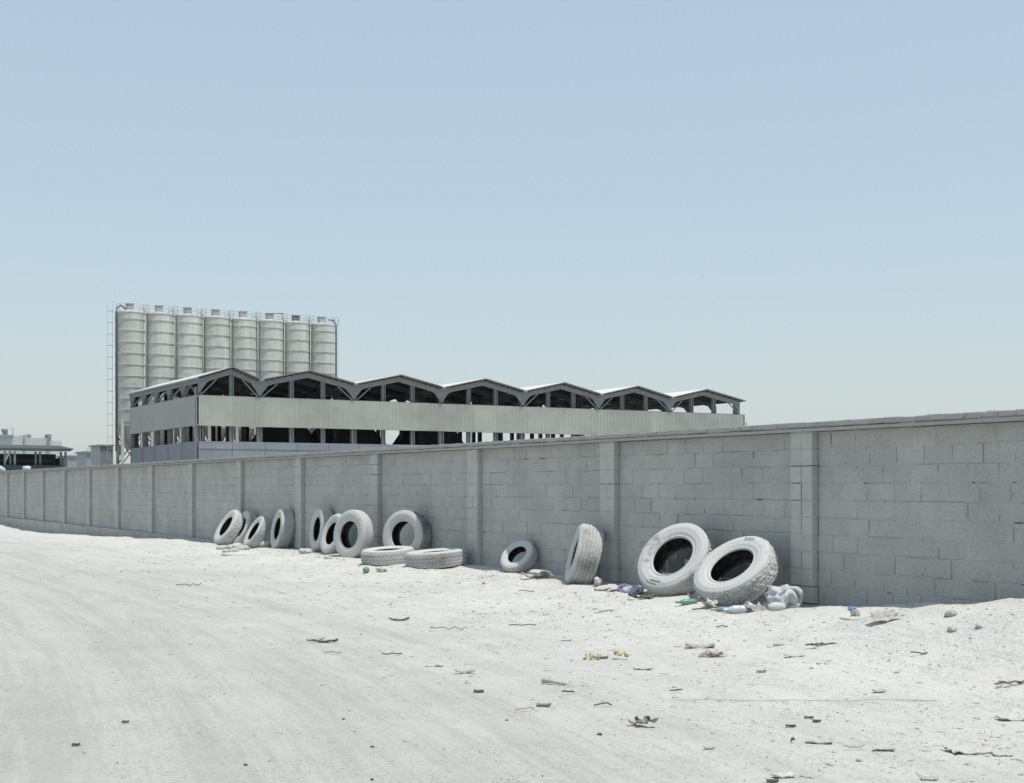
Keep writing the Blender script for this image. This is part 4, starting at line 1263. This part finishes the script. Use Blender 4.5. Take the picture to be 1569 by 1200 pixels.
# scraps on the open sand: (x, y, kind, width, length, material, rz, label)
SCR = [
 (611, 951, 'f', .30, .05, M_darkbit, .2, 'curled dark scrap in the middle distance, left of centre', .5),
 (497, 985, 'f', .34, .05, M_darkbit, .1, 'pair of dark curled strips on the left of the open sand', .4),
 (483, 982, 'f', .22, .12, M_card, -.2, 'small pale curled scrap beside the dark strips', .4),
 (510, 1003, 's', .16, 0, M_card, .05, 'short pale stick below the dark curled strips', 0),
 (800, 960, 's', .30, 0, M_darkbit, .15, 'thin dark stick near the centre of the sand', 0),
 (806, 908, 's', .22, 0, M_darkbit, -.3, 'thin dark stick below the torn tyre strip', 0),
 (688, 966, 'w', .30, 0, M_card, .0, 'thin hooked wire left of the centre stick', 0),
 (920, 1009, 'f', .17, .06, M_darkbit, .1, 'dark strip of rubber touching the yellow scrap', .2),
 (868, 982, 'f', .13, .08, M_paper, .0, 'small pale flake with dark underside near the yellow scrap', .3),
 (1072, 992, 'f', .36, .10, M_card, .1, 'long curled strip of card right of the yellow scrap', .35),
 (848, 1049, 'd', .20, 0, M_card, -.55, 'grey rolled stick below the yellow scrap', 0),
 (870, 1064, 's', .09, 0, M_darkbit, .2, 'tiny dark stick below the rolled one', 0),
 (833, 1083, 'f', .13, .06, M_wood, -.2, 'brown splinter of wood at the lower centre', .3),
 (803, 1090, 's', .14, 0, M_card, .4, 'thin pale twig left of the brown splinter', 0),
 (923, 1084, 's', .12, 0, M_darkbit, .0, 'short dark twig right of the brown splinter', 0),
 (918, 1127, 'r', .025, 0, M_darkbit, 0, 'single black pebble at the lower centre', 0),
 (712, 1032, 'f', .22, .07, M_card, .25, 'pale curled strip with a dark underside left of centre', .5),
 (665, 1021, 'f', .20, .07, M_paper, .0, 'flat pale strip above the curled one', .15),
 (733, 1062, 'f', .10, .05, M_darkbit, .0, 'small black scrap below the pale curled strip', .3),
 (600, 1005, 's', .18, 0, M_darkbit, .2, 'broken dark twig in the middle left', 0),
 (1035, 1061, 's', .10, 0, M_darkbit, .3, 'short dark twig in the middle right', 0),
 (985, 1026, 'f', .20, .12, M_paper, .3, 'flat pale paper flake below the yellow scrap', .1),
 (1166, 1031, 'f', .10, .06, M_card, .0, 'small curled dark-edged card on the right half', .4),
 (1106, 962, 's', .12, 0, M_darkbit, .0, 'small dark stick below the right big tyre', 0),
 (928, 940, 's', .16, 0, M_darkbit, .05, 'dark stick left of the big tyres on open sand', 0),
 (1216, 1007, 'f', .22, .12, M_paper, .1, 'pale curled paper on the right half of the sand', .3),
 (1192, 988, 'f', .12, .07, M_card, .0, 'small torn card left of the black twigs', .3),
 (1408, 1004, 's', .14, 0, M_darkbit, .0, 'short dark twig far right on the sand', 0),
 (1374, 1031, 'r', .03, 0, M_rock, 0, 'lone grey pebble on the right side', 0),
 (1346, 1059, 'f', .12, .08, M_card, .3, 'crumpled grey scrap on the right side', .5),
 (1243, 1025, 'r', .03, 0, M_card, 0, 'grey clod on the right half of the sand', 0),
 (1239, 1101, 'f', .08, .04, M_darkbit, -.2, 'tiny black flake, upper left of a pair at the lower right', .2),
 (1251, 1106, 'f', .07, .04, M_darkbit, .0, 'tiny black flake, lower right of a pair', .2),
 (1211, 1114, 'f', .08, .04, M_darkbit, .0, 'tiny black flake at the lower right, left of the pair', .2),
 (1255, 1137, 'f', .20, .10, M_paper, -.2, 'thin white curled paper at the lower right', .25),
 (1214, 1137, 's', .05, 0, M_darkbit, 1.4, 'small upright dark stub at the lower right', 0),
 (1354, 1152, 'f', .16, .08, M_paper, -.15, 'white flake with a dark edge at the bottom right', .25),
 (1309, 1150, 's', .12, 0, M_card, .0, 'thin twig left of the white flake at the bottom', 0),
 (1487, 1152, 'f', .36, .22, M_paper, .15, 'largest flat white flagstone scrap at the bottom right', .2),
 (1535, 1157, 'f', .14, .08, M_paper, .0, 'small white flake right of the largest flat scrap', .2),
 (1548, 1104, 'f', .22, .14, M_paper, .1, 'white curled scrap near the right edge', .35),
 (1200, 1190, 'f', .15, .09, M_paper, .2, 'white paper scrap at the bottom edge', .25),
 (1183, 1198, 'f', .08, .04, M_darkbit, .0, 'black flake at the bottom edge', .2),
 (1316, 1168, 'r', .03, 0, M_card, 0, 'brown clod at the bottom right', 0),
 (1423, 1195, 'f', .12, .05, M_card, .1, 'small card scrap at the bottom edge, right', .2),
 (1086, 1149, 'f', .08, .04, M_card, .2, 'small grey card flake at the lower right of centre', .4),
 (570, 1145, 'r', .018, 0, M_darkbit, 0, 'black pebble at the bottom left of centre', 0),
 (526, 1103, 'r', .018, 0, M_darkbit, 0, 'black pebble left of centre on the bare track', 0),
 (776, 1104, 'r', .016, 0, M_darkbit, 0, 'black pebble right of the bare track', 0),
 (570, 1196, 'r', .018, 0, M_darkbit, 0, 'black pebble at the very bottom of the track', 0),
 (290, 899, 'w', .3, 0, M_wood, .6, 'bent brown twig standing on the left of the sand', 0),
 (376, 1172, 'r', .02, 0, M_darkbit, 0, 'black pebble at the bottom left', 0),
 (192, 1108, 'f', .06, .03, M_darkbit, 0, 'tiny black flake on the left part of the track', .3),
 (116, 1143, 'f', .06, .03, M_darkbit, .3, 'tiny black flake near the lower left corner', .3),
]
for i, (a_, b_, k_, w_, l_, m_, rz_, lab, cu_) in enumerate(SCR):
    if k_ == 'f': w_ *= .75; l_ *= .6
    if k_ == 'r': w_ *= .6
    if k_ == 'f':
        o = flake('scrap', w_, l_*1.35, m_, cu_*.42, .007, .35, .30, 50+i); put(o, a_, b_, .006, rz=rz_, rx=random.uniform(.0, .18)); tag(o, lab, 'scrap')
    elif k_ == 's':
        m = MB(); n = 5
        pts = [(w_*(j/(n-1)-.5), random.uniform(-.012, .012), .008+random.uniform(0, .02)) for j in range(n)]
        m.tube(pts, [.0055]*n, 5); o = m.build('stick', m_); put(o, a_, b_, .004, rz=rz_); tag(o, lab, 'stick')
    elif k_ == 'w':
        m = MB(); pts = [(-.5*w_+.05*math.cos(a*.6+2), .05*math.sin(a*.6+2), .03) for a in range(6)]+[(w_*(j/5-.4), random.uniform(-.01, .02), .01+.025*(j % 2)) for j in range(1, 6)]
        m.tube(pts, .007, 5); o = m.build('twig', m_); put(o, a_, b_, .006, rz=rz_); tag(o, lab, 'twig')
    elif k_ == 'd':
        m = MB(); m.tube([(-w_/2, 0, .02), (-w_/4, .004, .024), (0, 0, .02), (w_/2, .01, .008)], [.017, .018, .014, .009], 8)
        o = m.build('stick', m_, smooth=True); put(o, a_, b_, .004, rz=rz_); tag(o, lab, 'stick')
    else:
        o = blob('pebble', w_, m_, (1.2, .9, .6), .2, 2, i, 1.6); put(o, a_, b_, w_*.3); tag(o, lab, 'pebble')
# yellow torn foam
root = empty('yellow_scrap'); put(root, 930, 1010, .0, rz=0); tag(root, 'torn yellow foam scraps lying on the sand right of centre', 'foam scrap')
for i in range(11):
    o = flake('shred', random.uniform(.03, .08), random.uniform(.02, .045), M_yellow, .7, .006, .4, .9, 200+i)
    o.parent = root; tx = random.choice((random.uniform(-.2, .0), random.uniform(.06, .18))); o.location = (tx, random.uniform(-.05, .06), .015+(.03 if tx > .05 else 0)*random.random()); o.rotation_euler = (random.uniform(-.8, .8), random.uniform(-.8, .8), random.uniform(0, 6))
root = empty('pink_rag'); put(root, 1089, 1007, 0, rz=0); tag(root, 'crumpled pinkish grey rag right of the long card strip', 'rag')
o = blob('fold', .06, M_pink, (1.6, .8, .5), .5, 3, 5, 2.5); o.parent = root; o.location = (0, 0, .02)
o = blob('fold', .05, M_paper, (1.6, .9, .5), .5, 3, 7, 2.5); o.parent = root; o.location = (.05, .04, .035)
root = empty('dark_rag'); put(root, 983, 1113, 0, rz=0); tag(root, 'crumpled grey and black scrap at the lower middle', 'scrap')
for i, (dx, dy, mm) in enumerate(((-.05, .03, M_pink), (0, 0, M_card), (.06, -.03, M_darkbit), (-.01, .05, M_darkbit), (.03, -.01, M_paper))):
    o = flake('fold', .07, .045, mm, .7, .006, .4, .9, 300+i); o.parent = root; o.location = (dx, dy, .012+.012*i % .03); o.rotation_euler = (random.uniform(-.6, .6), random.uniform(-.5, .5), random.uniform(0, 6))
# black twigs
root = empty('twig_bundle'); put(root, 1265, 990, 0, rz=0); tag(root, 'small bundle of black twigs on the right half of the sand', 'twigs')
for i in range(9):
    m = MB(); l = random.uniform(.06, .16); m.tube([(-l/2, 0, .01), (0, random.uniform(-.01, .01), .022), (l/2, 0, .008)], .007, 5)
    o = m.build('twig', M_darkbit, root); o.location = (random.uniform(-.16, .16), random.uniform(-.04, .04), 0); o.rotation_euler = (0, 0, random.uniform(-.6, .6))
root = empty('twig_bundle'); put(root, 1556, 1050, 0, rz=.1); tag(root, 'thin dry branch with small twigs at the right edge', 'branch')
for i in range(8):
    m = MB(); l = random.uniform(.05, .14) if i else .34; m.tube([(-l/2, 0, .012), (0, random.uniform(-.01, .01), .03), (l/2, 0, .012)], .006, 5)
    o = m.build('twig', M_wood, root); o.location = (random.uniform(-.14, .14) if i else 0, random.uniform(-.02, .02), 0); o.rotation_euler = (0, 0, random.uniform(-1, 1) if i else 0)
m = MB(); m.tube([(-.9+i*.2, .01*math.sin(i), .012+.004*math.sin(i*2)) for i in range(10)], .0025, 5); o = m.build('straw', M_card); put(o, 1240, 1075.5, .004, rz=0); tag(o, 'long straight straw lying across the right half of the sand', 'straw')

# gravel: three kinds of small bits nobody could count
def scatter(name, n, rmin, rmax, m_, seed, flat=.6, dens=None, ymin=5.5, ymax=34):
    rng = np.random.default_rng(seed)
    bm = bmesh.new(); bmesh.ops.create_icosphere(bm, subdivisions=1, radius=1); 
    bmesh.ops.delete(bm, geom=[v for v in bm.verts if v.co.z < -.8], context='VERTS')
    base = np.array([v.co[:] for v in bm.verts]); fc = np.array([[v.index for v in f.verts] for f in bm.faces]); bm.free()
    # candidate spots
    u = rng.random(n*4); yy = ymin*np.exp(u*math.log(ymax/ymin)); xx = (rng.random(n*4)-.5)*2*.47*yy
    q = (xx-P0[0])*N2[0]+(yy-P0[1])*N2[1]; s = (xx-P0[0])*D2[0]+(yy-P0[1])*D2[1]
    tu = q-.0072*np.clip(10-s, 0, 30)**2
    w_ = (q > .0)*(.12+sstep(tu, 6.0, 2.5)+.35*(vnoise(xx*.5, yy*.5, seed+2) > .1))*(.25+1.5*np.clip(vnoise(xx*.9, yy*.9, seed+3)+.25, 0, 1))
    keep = rng.random(n*4) < w_*.6
    xx, yy = xx[keep][:n], yy[keep][:n]; k = len(xx)
    r = rmin*np.exp(rng.random(k)**2.2*math.log(rmax/rmin))*np.clip(yy/12, .75, 1.6)
    zz = terrain(xx, yy)+CAMH
    a = rng.random(k)*6.28; sx = r*rng.uniform(.8, 1.7, k); sy = r*rng.uniform(.6, 1.1, k); sz = r*flat*rng.uniform(.6, 1.2, k)
    jit = 1+rng.normal(0, .12, (k, len(base), 1))
    P = base[None]*jit*np.stack([sx, sy, sz], -1)[:, None]
    X = P[..., 0]*np.cos(a)[:, None]-P[..., 1]*np.sin(a)[:, None]+xx[:, None]
    Y = P[..., 0]*np.sin(a)[:, None]+P[..., 1]*np.cos(a)[:, None]+yy[:, None]
    Z = P[..., 2]+zz[:, None]+(sz*.25)[:, None]
    V = np.stack([X, Y, Z], -1).reshape(-1, 3); F = (fc[None]+(np.arange(k)*len(base))[:, None, None]).reshape(-1, 3)
    me = bpy.data.meshes.new(name); nf = len(F)
    me.vertices.add(len(V)); me.vertices.foreach_set('co', V.ravel()); me.loops.add(nf*3); me.loops.foreach_set('vertex_index', F.ravel().astype(np.int32))
    me.polygons.add(nf); me.polygons.foreach_set('loop_start', np.arange(0, nf*3, 3, dtype=np.int32)); me.update(calc_edges=True)
    me.materials.append(m_); o = bpy.data.objects.new(name, me); COL.objects.link(o)
    tag(o, kind='stuff'); return o
tag(scatter('gravel', 5000, .003, .017, M_rock, 5), 'fine pale gravel scattered over the sand')
tag(scatter('dark_gravel', 2000, .003, .010, M_darkbit, 6), 'fine dark grit scattered over the sand')
tag(scatter('dark_chips', 1500, .006, .026, M_card, 9, .22), 'small curled dark-edged chips scattered over the sand')
tag(scatter('chips', 1400, .008, .035, M_paper, 8, .18), 'small flat pale chips scattered over the sand')
